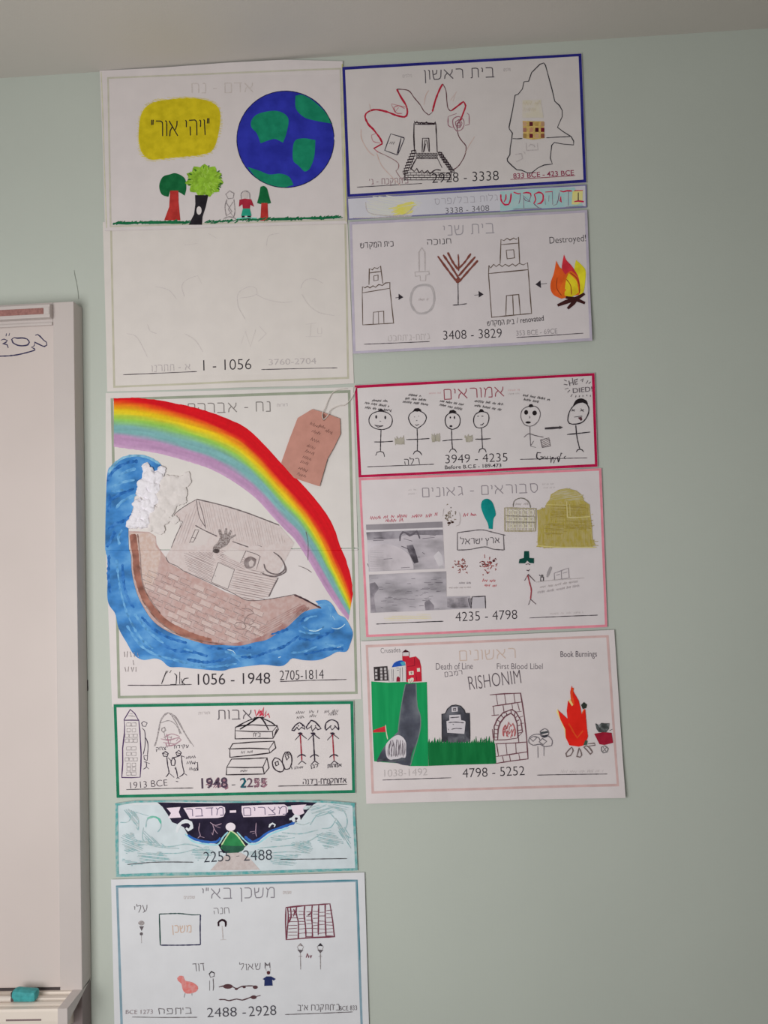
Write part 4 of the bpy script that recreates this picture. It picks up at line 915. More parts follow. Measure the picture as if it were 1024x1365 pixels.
tq = s.fill('turquoise_ground', '122 112 400 90 850 70 930 250 600 275 300 288 125 305', mat('pencil', (150, 186, 188), amt=.25, scale=120), False)
s.fill('yellow_ground', '830 110 930 105 925 215 880 240 820 238', mat('pencil', (208, 200, 120), amt=.2), False, tq)
RL = mat('marker', (186, 40, 74), scale=200)
s.lines('lettering', ['130 140 134 200 170 242 205 238 225 190 230 130', '180 140 178 185 160 215', '255 118 300 135 325 130', '345 128 380 122 420 132 425 160', '455 140 470 190 450 230', '455 140 500 120 540 140 540 200 520 225 485 235', '562 118 635 112', '705 106 740 115 775 105 825 108', '700 200 720 215 712 190 715 160',
   '845 104 930 102', '845 212 880 205 940 212'], RL, 2.1, parent=tq)
s.lines('lettering', ['320 130 318 185 305 232', '425 150 405 210 370 200 350 165', '352 160 355 278', '632 115 636 240', '600 150 596 210', '700 120 690 190 675 235', '790 110 788 250', '450 230 500 272 528 275', '560 180 565 240', '345 150 420 215'], mat('ink', (120, 84, 110)), 1.1, parent=tq)
s.lines('lettering', ['885 122 885 200'], mat('ink', (38, 30, 34)), 2.4, False, tq)
s.lines('grey_fill', ['640 250 680 235', '250 285 330 280 500 274', '760 265 850 258 940 255'], mat('pencil', (120, 130, 140), amt=.2), 1.3, parent=tq)

# ---------------- second temple, lavender border
photo()
P = [(466, 296), (783, 280), (789, 455), (470.6, 471.5)]
s = poster('timeline_poster', 'lavender edged poster with two brown temples, a menorah and a campfire', P, .0046, [gauss(789, 455, 60, 50, .004)], (197, 189, 191))
s.frame('printed_border', P, 3.4, mat('marker', (172, 164, 180), amt=.06))
crop(460, 275, 800)
s.text('heading', 'בית שני', 395, 117, 600, 106, 38, mat('ink', (150, 144, 150)), -.012, rtl=True)
s.text('date_text', '3408 - 3829', 395, 536, 630, 527, 36, INK, -.01); s.lines('ruled_line', ['76 554 200 549 340 543'], RULE, 1.0); s.lines('ruled_line', ['688 527 820 520 955 512'], RULE, 1.0)
s.text('handwritten_date', "ג'תח-ג'תתכט", 175, 542, 340, 534, 22, FAINT, rtl=True, jit=.3); s.text('handwritten_date', '353 BCE - 69CE', 688, 520, 852, 512, 20, mat('pencil', (140, 132, 136), amt=.2), jit=.2)
s.text('caption', 'בית המקדש', 62, 168, 196, 160, 20, INK, rtl=True, jit=.25); s.text('caption', 'חנוכה', 330, 155, 425, 150, 20, INK, rtl=True, jit=.25); s.text('caption', 'Destroyed!', 822, 150, 968, 140, 26, INK, -.01, jit=.25)
s.text('caption', 'בית המקדש', 572, 480, 680, 472, 18, INK, rtl=True, jit=.25); s.text('caption', '/ renovated', 690, 470, 798, 460, 22, INK, jit=.25)
BR = mat('ink', (92, 76, 66))
crop(470, 310, 640)
t = s.lines('temple', ['c78 485 300 448 330 728 82 742', '78 485 80 435 100 445 120 432 140 445 165 428 185 440 210 418 240 425 265 405 300 402 300 448', '132 420 135 290 160 300 175 282 200 290 225 268 243 410', '135 325 232 312', 'c170 348 205 342 205 382 172 388'], BR, 1.2, False)
s.lines('temple_door', ['165 735 168 640 250 632 252 728', '208 638 210 732'], BR, 1.2, False, t)
crop(630, 300, 795)
t = s.lines('temple', ['c132 402 460 370 488 732 158 764', '132 402 136 335 150 355 175 325 195 345 220 325 245 345 270 325 300 342 330 322 355 340 385 318 420 330 455 312 460 370', '228 322 235 120 260 130 285 110 310 125 340 108 360 120 380 100 390 320', '238 162 382 150', 'c278 208 340 205 348 272 286 280'], BR, 1.2, False)
s.lines('temple_door', ['275 748 280 585 382 575 395 738', '332 582 338 742'], BR, 1.2, False, t)
for c_, P_, L_ in (((470, 310, 640), '370 492 408 520 370 542', '345 525 378 520'), ((470, 310, 640), '1012 470 1052 497 1014 522', '978 504 1018 500'), ((630, 300, 795), '520 492 562 458 566 522', '560 490 615 484')):
    crop(*c_); a = s.fill('arrow_head', P_, INK, False); s.lines('arrow_shaft', [L_], INK, 1.1, parent=a)
crop(470, 310, 640)
s.lines('sword', ['535 315 532 160 556 122 580 160 582 315', '500 318 612 312 616 335 588 345 586 388 545 388 542 348 505 352 500 318'], FAINT, 1.3, False)
sh = s.lines('shield', ['c520 432 620 428 655 500 645 590 600 640 520 645 470 575 475 490'], mat('pencil', (164, 158, 160), amt=.3), 2.6); s.scrawl('shield_text', 530, 548, 612, 546, 20, FAINT, .9, sh)
MB = mat('marker', (118, 66, 58), scale=200)
me_ = s.lines('menorah', ['684 190 760 295 845 405', '728 180 790 270 848 360', '764 160 806 240 850 300', '1006 225 930 310 850 402', '986 195 920 270 852 350', '950 170 900 240 852 290'], MB, 2.6)
s.lines('menorah_stem', ['848 175 852 240 852 310'], MB, 1.8, parent=me_); s.lines('menorah_stem', ['846 400 848 490 848 578', '805 584 860 580 918 572'], INK, 1.1, parent=me_); s.fill('menorah_stem', '825 385 848 350 872 385 848 410', MB, parent=me_)
crop(630, 300, 795)
fr = s.fill('campfire', '692 295 672 400 648 470 645 530 670 580 735 612 760 590 800 560 780 440 745 370 720 350', mat('marker', (222, 88, 34), scale=60))
s.fill('yellow_flame', '855 290 900 330 935 380 930 480 915 560 880 580 830 520 840 400 845 340', mat('marker', (210, 196, 40)), parent=fr)
s.fill('crimson_flame', '756 245 775 290 820 340 870 420 888 500 884 570 830 570 790 440 760 400 738 360 745 300', mat('marker', (196, 46, 60), scale=60), parent=fr)
s.fill('orange_flame', '780 400 820 380 860 420 884 500 880 580 820 590 735 612 715 560 740 480', mat('marker', (226, 100, 30)), parent=fr)
s.fill('inner_flame', '795 400 830 430 862 470 878 560 820 595 760 585 764 520 775 450', mat('marker', (212, 186, 36)), parent=fr)
s.lines('flame_lines', ['775 450 810 500 818 580', '700 440 695 520 735 585', '805 395 860 440 884 510 884 570'], mat('ink', (150, 60, 30)), 1.2, parent=fr)
LG = mat('marker', (58, 26, 26)); s.lines('logs', ['702 668 770 640 860 610 925 570'], LG, 5.6, False, fr, jit=.05); s.lines('logs', ['770 600 850 615 928 650'], LG, 5.4, False, fr, jit=.05); s.lines('logs', ['785 695 830 650 860 620'], LG, 5.4, False, fr, jit=.05)

# ---------------- amoraim, crimson border
photo()
P = [(472.5, 513.5), (793, 497), (797, 622.5), (477.8, 637)]
s = poster('timeline_poster', 'crimson bordered poster with six round headed stick figures in a row', P, .0044, (), (197, 190, 191))
s.frame('marker_border', P, 3.6, mat('marker', (168, 18, 66), amt=.1), inset=.3)
crop(460, 490, 810)
s.text('heading', 'אמוראים', 388, 124, 620, 112, 38, mat('ink', (140, 70, 82)), -.012, rtl=True); s.scrawl('small_print', 328, 104, 375, 102, 8, mat('ink', (190, 150, 152)), .7); s.scrawl('small_print', 636, 92, 682, 90, 8, mat('ink', (190, 150, 152)), .7); s.scrawl('small_print', 636, 106, 682, 104, 7, FAINT, .7)
s.text('date_text', '3949 - 4235', 392, 374, 634, 366, 33, INK, -.01); s.text('handwritten_date', 'Before B.C.E - 189-473', 390, 396, 610, 388, 14, INK, .01, jit=.2)
s.lines('ruled_line', ['86 387 220 382 348 377'], RULE, 1.0); s.lines('ruled_line', ['682 358 820 355 945 352'], RULE, 1.0)
s.text('handwritten_date', 'רלה', 232, 380, 290, 376, 22, INK, rtl=True, jit=.3); 
crop(630, 495, 800)
s.lines('handwritten_date', ['550 655 520 652 515 690 540 708 575 690 545 685', '580 680 590 705 605 680 600 708', '625 680 630 735 640 690 655 690', '645 690 652 738 670 690', '680 685 690 730 700 690 690 680', '705 685 712 655 722 660', '750 680 735 690 745 705'], INK, 1.5)
def stick(kippa, outline_, parts_, m_=INK, w_=1.2):
    f_ = s.lines('stick_figure', ['c' + outline_], m_, w_); s.lines('limbs', parts_, m_, w_, True, f_); s.fill('cap', kippa, mat('ink', (34, 28, 30)), True, f_); return f_
crop(475, 505, 640)
f = stick('180 262 205 246 232 266 205 272', '105 335 130 290 195 268 265 285 298 330 285 390 230 418 160 412 115 380', ['205 420 202 510 200 598', '148 522 220 522 305 516', '160 635 172 608 200 600 225 610 234 646'])
s.fills('eyes', [ellipse(*pts('165 315')[0], 1.3, 2.4, 10), ellipse(*pts('240 320')[0], 1.3, 2.4, 10)], INK, f); s.lines('face_lines', ['150 382 190 390 222 388 180 400 155 385', '192 350 205 352'], GREYINK, 1.2, parent=f)
f = stick('470 265 485 245 515 242 542 262 505 272', '432 320 455 280 505 262 560 285 580 320 560 370 505 412 455 380', ['503 412 506 500 505 595', '412 503 510 500 605 494', '470 625 485 602 505 595 525 605 544 632'])
s.lines('face_lines', ['485 378 500 386 520 376', '478 315 486 316', '512 308 520 310', '495 345 505 345'], GREYINK, 1.3, parent=f)
f = stick('765 285 775 262 805 256 832 278 800 284', '735 345 750 300 795 280 845 300 860 345 845 395 795 418 750 395', ['788 418 790 500 796 578', '712 514 800 504 880 500', '768 610 782 585 798 580 815 585 832 610'])
s.fills('eyes', [ellipse(*pts('778 320')[0], 1.0, 1.4, 8), ellipse(*pts('812 320')[0], 1.0, 2.0, 8), ellipse(*pts('783 392')[0], 2.0, 1.4, 8)], INK, f)
s.lines('small_curl', ['270 250 280 270 292 275'], GREYINK, 1)
crop(630, 495, 800)
f = stick('48 325 62 304 78 304 95 326 70 328', '8 400 20 350 65 325 118 335 132 375 115 430 70 455 25 445', ['72 455 76 540 80 618', '20 545 80 545 146 541', '48 655 58 628 80 618 100 628 110 652'])
s.lines('face_lines', ['38 362 50 360', '72 360 86 362', '62 430 78 430 90 415'], INK, 1.6, parent=f)
f = stick('445 285 458 265 478 264 492 284 465 290', '388 370 400 310 450 282 510 285 543 330 530 395 480 438 420 430', ['460 440 462 520 466 600', '412 530 450 502 500 515 570 530', '466 600 490 560', '466 602 510 612'], GREYINK, 1.0)
s.fills('eyes', [ellipse(*pts('430 330')[0], 2.6, 3.2, 14), ellipse(*pts('498 335')[0], 3.0, 3.2, 14), ellipse(*pts('446 411')[0], 3.6, 1.5, 12)], mat('ink', (34, 28, 30)), f); s.lines('face_lines', ['455 360 460 375 452 376'], GREYINK, 1, parent=f)
s.hatch('wine_box', '545 550 612 535 625 600 560 612', mat('pencil', (110, 96, 98), amt=.3), .5, 2, 1.4, .5, f); s.lines('wine_box_outline', ['c545 550 612 535 625 600 560 612'], GREYINK, 1.2, False, f)
f = stick('805 278 830 232 875 218 918 240 925 272 880 250 840 255', '765 400 780 320 830 262 900 245 932 290 925 350 880 410 800 425', ['828 432 838 530 860 625', '758 508 840 500 945 488', '832 648 842 632 862 626 880 632 892 648'], INK, 1.4)
s.fill('tongue', '845 372 875 366 880 392 868 398', mat('ink', (80, 50, 56)), True, f); s.lines('face_lines', ['815 368 880 360', '795 320 820 308', '798 305 818 322', '865 320 892 308', '868 300 890 325'], INK, 1.5, parent=f)
s.lines('arrow_shaft', ['580 460 640 456 700 452'], mat('ink', (66, 60, 64)), 3.4, False); s.fill('arrow_head', '695 438 726 450 698 466', mat('ink', (66, 60, 64)), False)
bw = s.text('bubble_text', 'HE', 778, 118, 845, 104, 42, mat('ink', (86, 78, 84)), 0, jit=.2); s.text('bubble_text', 'DIED!', 806, 176, 962, 160, 38, mat('ink', (96, 88, 94)), 0, jit=.2)
s.lines('rays', ['735 70 755 80', '732 105 760 110', '740 145 768 135', '762 170 780 152', '800 55 802 70', '840 60 836 74', '866 75 888 60 880 85', '910 100 926 75', '932 100 948 85', '788 205 800 185', '825 210 830 195', '855 208 858 195', '885 205 885 192', '915 200 918 188', '945 205 945 190'], GREYINK, 1.5)
crop(475, 505, 640)
for P_ in ('315 485 330 500 335 475 350 495 365 478 375 495 392 470 398 542 320 546', '620 455 635 470 645 450 655 468 668 450 675 465 688 445 692 518 628 522', '898 465 915 485 925 460 940 480 960 458 962 520 905 524'): s.hatch('crown', P_, mat('pencil', (156, 150, 136), amt=.2), 1.5, .9, 1.4, .3)
for x, y, w_, d in ((130, 188, 130, 6), (70, 208, 205, 30), (72, 246, 218, 28), (432, 142, 105, 8), (405, 172, 190, 14), (385, 198, 210, 26), (692, 192, 205, 34), (688, 222, 190, 42)): s.scrawl('name_writing', x, y, x + w_, y + d, 20, INK, 1.1)
crop(630, 495, 800)
for x, y, w_, d in ((15, 248, 230, 26), (15, 282, 225, 40), (405, 200, 215, 38), (410, 235, 120, 20)): s.scrawl('name_writing', x, y, x + w_, y + d, 20, INK, 1.1)

# ---------------- savoraim geonim, pink border
photo()
P = [(478, 637), (802, 624), (810, 836), (488, 849.5)]
s = poster('timeline_poster', 'pink bordered poster with grey photo printouts and a mustard gold domed building', P, .0034, (), (198, 190, 192))
s.frame('printed_border', P, 3.2, mat('marker', (206, 128, 142), amt=.08), inset=.2)
crop(470, 620, 820)
GT = mat('ink', (134, 126, 132))
s.text('heading', 'סבוראים - גאונים', 274, 124, 722, 106, 34, GT, -.012, rtl=True); s.scrawl('small_print', 740, 78, 785, 76, 7, FAINT, .7); s.scrawl('small_print', 745, 92, 790, 90, 7, FAINT, .7); s.scrawl('small_print', 218, 100, 250, 98, 7, FAINT, .7); s.scrawl('small_print', 218, 116, 250, 114, 7, FAINT, .7)
s.text('date_text', '4235 - 4798', 402, 610, 643, 600, 36, INK, -.01); s.lines('ruled_line', ['92 620 220 614 355 609'], INK, 1.1); s.lines('ruled_line', ['690 596 820 590 957 585'], RULE, 1.0)
s.hatch('faint_note', '125 590 300 580 310 600 125 610', mat('pencil', (200, 190, 160), amt=.5), 0, 2, 1.2); s.scrawl('faint_note', 770, 584, 900, 578, 10, FAINT, .6)
crop(480, 635, 650)
RW = mat('ink', (168, 36, 64))
for a in ((82, 348, 172, 342), (188, 340, 282, 330), (205, 368, 348, 362), (300, 334, 390, 328), (415, 334, 505, 326), (530, 330, 628, 316), (830, 324, 935, 316)): s.scrawl('red_writing', *a, 28, RW, 1.3)
SC = lambda a, b, sc: mat('paint', a, b, scale=sc, stretch=(1, 1, 2.5), rough=.4)
g1 = s.fill('photo_printout', '50 388 662 362 680 740 70 765', SC((170, 163, 170), (190, 182, 189), 14), False)
s.fill('pale_strip', '48 432 300 425 665 412 668 425 300 438 48 447', sheet_mat((198, 192, 196)), False, g1)
s.fill('grey_band', '48 388 662 364 664 410 300 422 50 430', mat('marker', (136, 130, 136), amt=.08, scale=30), False, g1); s.fill('grey_band', '50 450 330 438 665 428 668 472 500 470 380 470 340 478 310 500 60 512', mat('paint', (128, 122, 130), (152, 146, 154), scale=40), False, g1)
s.fill('pale_hill', '120 560 200 545 300 565 360 600 400 640 430 720 430 745 80 762 75 600', mat('paint', (180, 172, 178), (192, 184, 190), scale=20), True, g1)
s.fill('dark_figure', '375 555 425 548 445 600 460 650 470 690 435 700 410 650 385 600', mat('paint', (82, 76, 84), (130, 124, 132), scale=60), False, g1)
s.lines('scan_marks', ['110 496 180 492', '105 516 190 514', '190 665 260 660', '350 500 420 520', '500 610 520 625', '460 650 480 648', '330 560 380 580 410 600', '560 478 610 472', '500 500 600 490', '60 700 68 725', '330 735 400 730'], mat('ink', (88, 82, 90)), 1.0, parent=g1)
s.lines('scan_marks', ['80 %d 190 %d' % (y, y - 4) for y in range(600, 760, 14)], mat('pencil', (150, 144, 150), amt=.3), .7, parent=g1); s.lines('arch_marks', ['320 520 325 470 345 448 380 460 400 475 430 460 455 440 470 470 480 500'], mat('ink', (96, 90, 98)), 2.6, parent=g1)
s.fill('pale_patch', '590 640 630 600 660 640 672 740 640 742', mat('paint', (188, 182, 188), (196, 190, 194), scale=30), True, g1)
g2 = s.fill('photo_printout', '72 790 400 775 692 762 694 965 885 960 890 1060 480 1080 85 1096', SC((160, 154, 161), (182, 175, 182), 16), False)
mk = []
for i in range(46):
    x, y = R.uniform(90, 640), R.uniform(790, 1075); mk.append('%.0f %.0f %.0f %.0f' % (x, y, x + R.uniform(15, 70), y - R.uniform(-3, 5)))
s.lines('scan_marks', mk, mat('ink', (104, 98, 106)), .9, False, g2)
s.fill('dark_corner', '78 860 120 850 150 900 115 960 130 1090 88 1094', mat('paint', (124, 118, 126), (160, 152, 160), scale=40), True, g2); s.fill('dark_patch', '520 1010 555 990 595 1040 590 1072 525 1074', mat('paint', (124, 118, 126), (150, 142, 150), scale=40), True, g2)
s.fill('dark_patch', '700 980 860 970 870 1050 760 1058 700 1050', mat('paint', (136, 130, 137), (172, 164, 170), scale=70), True, g2)
sq = s.fill('small_picture', '895 962 1005 960 1006 1058 898 1062', sheet_mat((176, 170, 176)), False); s.lines('picture_frame', ['892 1060 900 968 1004 962 1008 1060'], mat('ink', (60, 54, 60)), 1.6, False, sq)
s.hatch('dark_strokes', '865 985 895 970 895 1055 880 1050', mat('ink', (80, 74, 82)), 1.4, 1.4, 1, .5)
SP = []
for bx, by, m_, n in ((715, 320, mat('ink', (120, 106, 90)), 26), (815, 725, mat('ink', (140, 76, 72)), 34)):
    Ls = [];
    for i in range(n):
        x, y = bx + R.gauss(0, 28), by + R.gauss(0, 32); Ls.append('%.0f %.0f %.0f %.0f %.0f %.0f' % (x, y, x + R.uniform(-14, 14), y + R.uniform(-14, 14), x + R.uniform(-10, 14), y + R.uniform(-10, 14)))
    s.lines('speckled_emblem', Ls, m_, 1.3)
s.fills('black_spots', [ellipse(*pts('715 375')[0], 2.6, 1.5, 10), ellipse(*pts('742 368')[0], 1.8, 1.4, 10)], mat('ink', (60, 40, 34)))
s.lines('brackets', ['795 290 805 330 795 390 770 400', '672 260 664 320'], FAINT, 1); s.scrawl('pencil_caption', 795, 862, 888, 862, 16, GT, .8); s.scrawl('pencil_caption', 712, 900, 890, 896, 12, FAINT, .8)
crop(600, 635, 815)
Ls = []
for i in range(34):
    x, y = 238 + R.gauss(0, 26), 565 + R.gauss(0, 26); Ls.append('%.0f %.0f %.0f %.0f %.0f %.0f' % (x, y, x + R.uniform(-12, 12), y + R.uniform(-12, 12), x + R.uniform(-10, 12), y + R.uniform(-10, 12)))
s.lines('speckled_emblem', Ls + ['218 495 220 520'], mat('ink', (150, 70, 70)), 1.3); s.fills('black_spots', [ellipse(*pts('277 536')[0], 1.8, 1.6, 10)], mat('ink', (80, 30, 34)))
s.scrawl('red_caption', 205, 668, 302, 672, 18, mat('ink', (180, 84, 90)), 1.1); s.scrawl('red_caption', 218, 698, 300, 702, 18, mat('ink', (180, 84, 90)), 1.1)
s.fill('teal_balloon', '197 195 205 155 235 142 268 165 288 225 288 250 275 270 270 335 245 332 240 300 215 250', mat('marker', (10, 124, 122), scale=50))
ci = s.lines('sign_outline', ['46 358 120 348 200 340 270 355 350 375', '46 358 46 468 120 465 220 448 270 462 343 468 338 372'], GREYINK, 1.2); s.text('sign_lettering', 'ארץ ישראל', 68, 432, 312, 424, 36, mat('ink', (80, 74, 80)), -.006, rtl=True, jit=.35, parent=ci)
MU = mat('pencil', (158, 142, 62), amt=.18, scale=260, stretch=(1, 1, .3)); MU2 = mat('pencil', (144, 126, 44), amt=.15, scale=200)
go = s.fill('gold_building', '630 150 640 115 690 85 740 76 800 90 838 120 850 155 885 180 890 240 900 320 905 400 925 440 780 450 600 455 556 440 560 340 552 215 605 200 612 170', mat('pencil', (166, 150, 74), amt=.15, scale=160), False)
s.hatch('crayon_strokes', '560 215 640 170 880 170 895 400 920 440 560 450', MU, 1.57, 1.5, 1.2, .9, go); s.hatch('crayon_strokes', '640 180 870 175 870 260 640 270', MU2, .05, 1.8, 1.1, 1.4, go); s.hatch('crayon_strokes', '610 290 720 285 715 370 600 375', MU2, .05, 1.8, 1.1, 1.6, go); s.hatch('crayon_strokes', '735 280 900 280 900 340 730 345', MU2, .05, 1.8, 1.1, 1.6, go)
s.hatch('dome_strokes', '635 150 650 110 700 84 745 78 800 90 838 122 850 155 740 150', mat('pencil', (166, 156, 100), amt=.3), -.15, 1.5, 1.2, 1.2, go); s.hatch('crayon_strokes', '560 400 920 395 925 450 560 455', MU, .0, 1.7, 1.2, 2, go)
s.lines('gold_edge', ['740 160 745 260 790 262 890 255', '612 180 740 183', '760 175 762 250', '905 240 895 245', '550 440 700 450 930 450'], mat('pencil', (190, 178, 110), amt=.2), 1.4, parent=go)
G = mat('pencil', (146, 136, 104), amt=.2, scale=300)
hs = s.hatch('block_building', '345 200 545 205 542 348 348 348', mat('pencil', (176, 168, 138), amt=.3), 1.57, 2.2, 1.2, .6); s.lines('block_outline', ['c345 200 545 205 542 348 348 348'], G, 1.4, False, hs)
s.lines('block_courses', ['352 250 540 258', '352 290 540 292', '400 195 405 160 430 142 465 140 500 165 510 200'] , mat('ink', (110, 104, 98)), 1.1, True, hs)
s.lines('pale_bricks', ['c%d %d %d %d %d %d %d %d' % (x, y, x + 26, y, x + 26, y + 22, x, y + 22) for y in (218, 260, 304) for x in (368, 402, 436, 470, 504)], mat('pencil', (202, 196, 180), amt=.1), 1.3, False, hs); s.scrawl('dome_text', 415, 185, 500, 180, 18, FAINT, .9, hs)
h_ = s.fill('drawn_figure', '470 475 500 475 502 518 532 520 532 552 505 550 490 535 475 552 436 552 440 525 468 518', mat('ink', (14, 66, 58)), False)
s.lines('body', ['492 625 505 680 515 720 510 780'], mat('ink', (150, 60, 70)), 1.5, parent=h_); s.lines('limbs', ['472 662 495 622 540 668', '497 815 510 780 545 812', '485 595 497 600 505 590', '480 560 495 555 508 562'], mat('ink', (80, 60, 66)), 1.2, parent=h_)
s.lines('ink_bottle', ['c574 640 592 640 592 664 574 664', '580 640 580 626 588 626 588 640', '565 625 575 635'], INK, 1.2, False); s.lines('quill', ['615 640 625 610 640 575'], mat('pencil', (140, 134, 138), amt=.2), 3.4); s.lines('open_book', ['c660 615 750 582 755 645 662 660', '705 600 706 652', '672 628 695 622', '715 615 742 608'], mat('ink', (140, 132, 138)), 1.1, False)
s.lines('table_line', ['545 672 640 660 760 652 850 645'], FAINT, 1); s.scrawl('pencil_writing', 570, 710, 820, 672, 16, FAINT, .9); s.scrawl('pencil_writing', 555, 745, 820, 700, 16, mat('pencil', (160, 152, 156), amt=.3), .9)

# ---------------- rishonim, dusty pink border
photo()
P = [(481, 855), (819, 839.5), (833.5, 1063), (488.5, 1071)]
s = poster('timeline_poster', 'dusty pink framed poster with green hills, a gravestone, a brick oven and red fire', P, .0050, [gauss(833, 1063, 50, 40, .003), gauss(486, 1071, 50, 30, .002)], (201, 192, 193))
s.frame('printed_border', [(487.5, 859.8), (811.5, 846.5), (825, 1047.5), (495.5, 1057.5)], 3.2, mat('marker', (190, 160, 158), amt=.06))
crop(475, 835, 840)
s.text('heading', 'ראשונים', 388, 128, 595, 118, 36, mat('ink', (188, 168, 158)), -.008, rtl=True)
s.text('caption', 'Crusades', 92, 100, 165, 96, 18, mat('ink', (110, 104, 108)), -.006, jit=.3); s.text('caption', 'Death of Line', 298, 162, 436, 160, 24, mat('ink', (96, 88, 94)), -.006, jit=.3); s.text('caption', 'First Blood Libel', 526, 160, 697, 160, 22, mat('ink', (96, 88, 94)), -.006, jit=.3)
s.text('caption', 'רמבם', 332, 188, 396, 180, 16, mat('ink', (96, 88, 94)), rtl=True, jit=.3); s.text('caption', 'Book Burnings', 764, 115, 900, 113, 22, mat('ink', (88, 80, 88)), 0, jit=.3)
s.text('block_lettering', 'RISHONIM', 424, 238, 618, 212, 50, mat('ink', (88, 78, 84)), -.014, jit=.5)
s.text('date_text', '4798 - 5252', 398, 566, 630, 556, 34, INK, -.01); s.lines('ruled_line', ['98 574 220 570 355 566'], RULE, 1.0); s.lines('ruled_line', ['676 556 820 553 938 551'], RULE, 1.0)
s.text('pencil_date', '1038-1492', 105, 562, 266, 556, 26, FAINT, -.008, jit=.3); s.scrawl('pencil_date', 765, 548, 925, 544, 12, FAINT, .7)
crop(485, 850, 650)
hl = s.fill('green_hills', '62 362 200 372 330 366 430 372 522 366 530 700 534 1062 380 1062 300 1040 160 1030 86 1022 70 700', mat('marker', (18, 138, 80), amt=.08, scale=30, stretch=(4, 1, .4)), False)
rd = s.fill('grey_road', '345 385 432 378 440 560 465 640 470 730 450 830 400 960 385 1060 320 1052 260 1035 105 1020 170 900 260 800 290 760 300 650 320 500', mat('paint', (74, 76, 88), (108, 112, 120), scale=24), True, hl)
s.lines('road_edge', ['345 385 322 500 300 640 285 770', '432 378 442 560 468 650 466 760 430 900 385 1060'], mat('ink', (104, 116, 116)), 1.2, parent=rd)
bo = s.fill('white_boulder', '180 900 200 860 245 820 290 805 330 830 350 870 350 930 345 990 300 1005 230 1012 190 985', mat('plain', (192, 186, 192), amt=.05, scale=60), True, hl)
bl = []
for i in range(16):
    x = 200 + i * 9; bl.append('%d %d %d %d %d %d' % (x, 990 - R.uniform(0, 20), x + R.uniform(-8, 8), 920 + R.uniform(-10, 10), x + R.uniform(-6, 14), 850 + R.uniform(-15, 30)))
s.lines('boulder_lines', bl, mat('ink', (100, 92, 100)), .9, parent=bo)
s.lines('dark_ground', ['110 1020 180 1010 230 1022 330 1000 350 1030'], mat('paint', (70, 72, 80), (100, 102, 110), scale=50), 4, parent=rd)
fg = s.fill('red_flag', '182 728 182 780 76 784 80 764', mat('marker', (190, 44, 54)), False, hl); s.lines('flag_pole', ['180 720 186 780 198 840'], mat('ink', (196, 190, 170)), 1.2, parent=hl)
c1 = s.fill('dark_house', '82 242 195 235 205 355 88 358', mat('ink', (58, 52, 54)), False)
s.fills('window_squares', [pts([(x, y), (x + 18, y), (x + 18, y + 20), (x, y + 20)]) for x, y in ((94, 262), (94, 290), (96, 320), (136, 250), (136, 276), (138, 304), (138, 330), (168, 248), (170, 272), (172, 300), (172, 326))], sheet_mat((170, 164, 166)), c1)
s.lines('house_bars', ['120 245 122 355', '130 240 132 355'], mat('ink', (30, 26, 28)), 1.0, parent=c1)
c2 = s.fill('white_house', '200 262 240 242 345 232 350 362 206 364', sheet_mat((194, 188, 188)), False); s.lines('house_lines', ['206 264 210 364', '232 262 236 362', '245 262 246 360', '300 250 300 362', '320 245 322 360', '270 250 290 250', '275 270 290 268'], mat('ink', (90, 84, 92)), 1.0, parent=c2)
s.fill('blue_dome', '232 245 250 210 290 190 330 192 345 228 300 236', mat('marker', (30, 74, 160), scale=120), True, c2); s.fill('dome_light', '300 205 335 195 345 225 318 230', mat('ink', (70, 150, 170)), True, c2); s.fill('red_door', '270 364 272 330 285 318 298 330 300 364', mat('marker', (130, 24, 44)), True, c2)
c3 = s.fill('red_house', '318 150 375 150 378 165 430 155 462 185 475 240 480 362 352 366 350 240 345 200 320 190', mat('marker', (178, 30, 48), scale=60), False)
s.fill('turret', '322 120 375 118 375 150 322 152', sheet_mat((190, 182, 184)), False, c3); s.fill('turret_roof', '316 122 345 98 380 120', mat('ink', (60, 20, 30)), False, c3); s.lines('turret_lines', ['322 120 322 152', '375 120 375 152'], mat('ink', (120, 40, 56)), .9, parent=c3)
for P_ in ('440 252 464 250 466 280 442 282', '372 278 412 274 414 306 374 310', '365 345 385 338 395 330 412 332 415 350 400 372 370 375'): s.fill('house_window', P_, sheet_mat((200, 192, 180)), False, c3)
s.lines('house_lines', ['360 238 420 232', '420 165 422 230', '355 240 355 360', '384 290 404 290', '395 280 395 302', '376 345 385 372 400 350', '430 300 440 358'], mat('ink', (104, 14, 34)), 1.0, parent=c3)
gs = s.fill('gravestone', '646 632 672 628 690 590 720 565 760 558 800 568 828 598 838 624 872 624 876 700 880 860 760 874 650 862', mat('paint', (66, 66, 74), (104, 104, 112), scale=40), False)
for P_ in ('726 574 776 572 778 610 728 614', '708 640 800 636 806 682 838 688 842 700 832 795 690 785 684 690 708 684'): s.fill('white_plate', P_, sheet_mat((192, 186, 192)), False, gs)
s.lines('plate_writing', ['740 585 762 583 762 602 742 602 740 585', '715 662 735 660 790 656', '700 702 760 698 830 704', '735 712 745 720', '695 752 705 765', '725 758 760 750 815 752', '745 590 758 590'], mat('ink', (70, 64, 72)), 1.2, parent=gs)
s.lines('stone_outline', ['648 862 646 632 674 628 692 590 724 562 760 556 802 566 832 600 840 624 874 624 878 860'], mat('ink', (40, 38, 44)), 1.1, False, gs)
s.fill('light_patch', '690 800 760 820 840 810 860 860 700 868', mat('paint', (84, 84, 92), (120, 122, 126), scale=60), True, gs)
P_ = [(532, 872)]; x = 540
while x < 1075: P_ += [(x, 868 - R.choice((20, 34, 46, 58)) * (1 if not 660 < x < 880 else .4)), (x + 8, 872)]; x += R.uniform(14, 26)
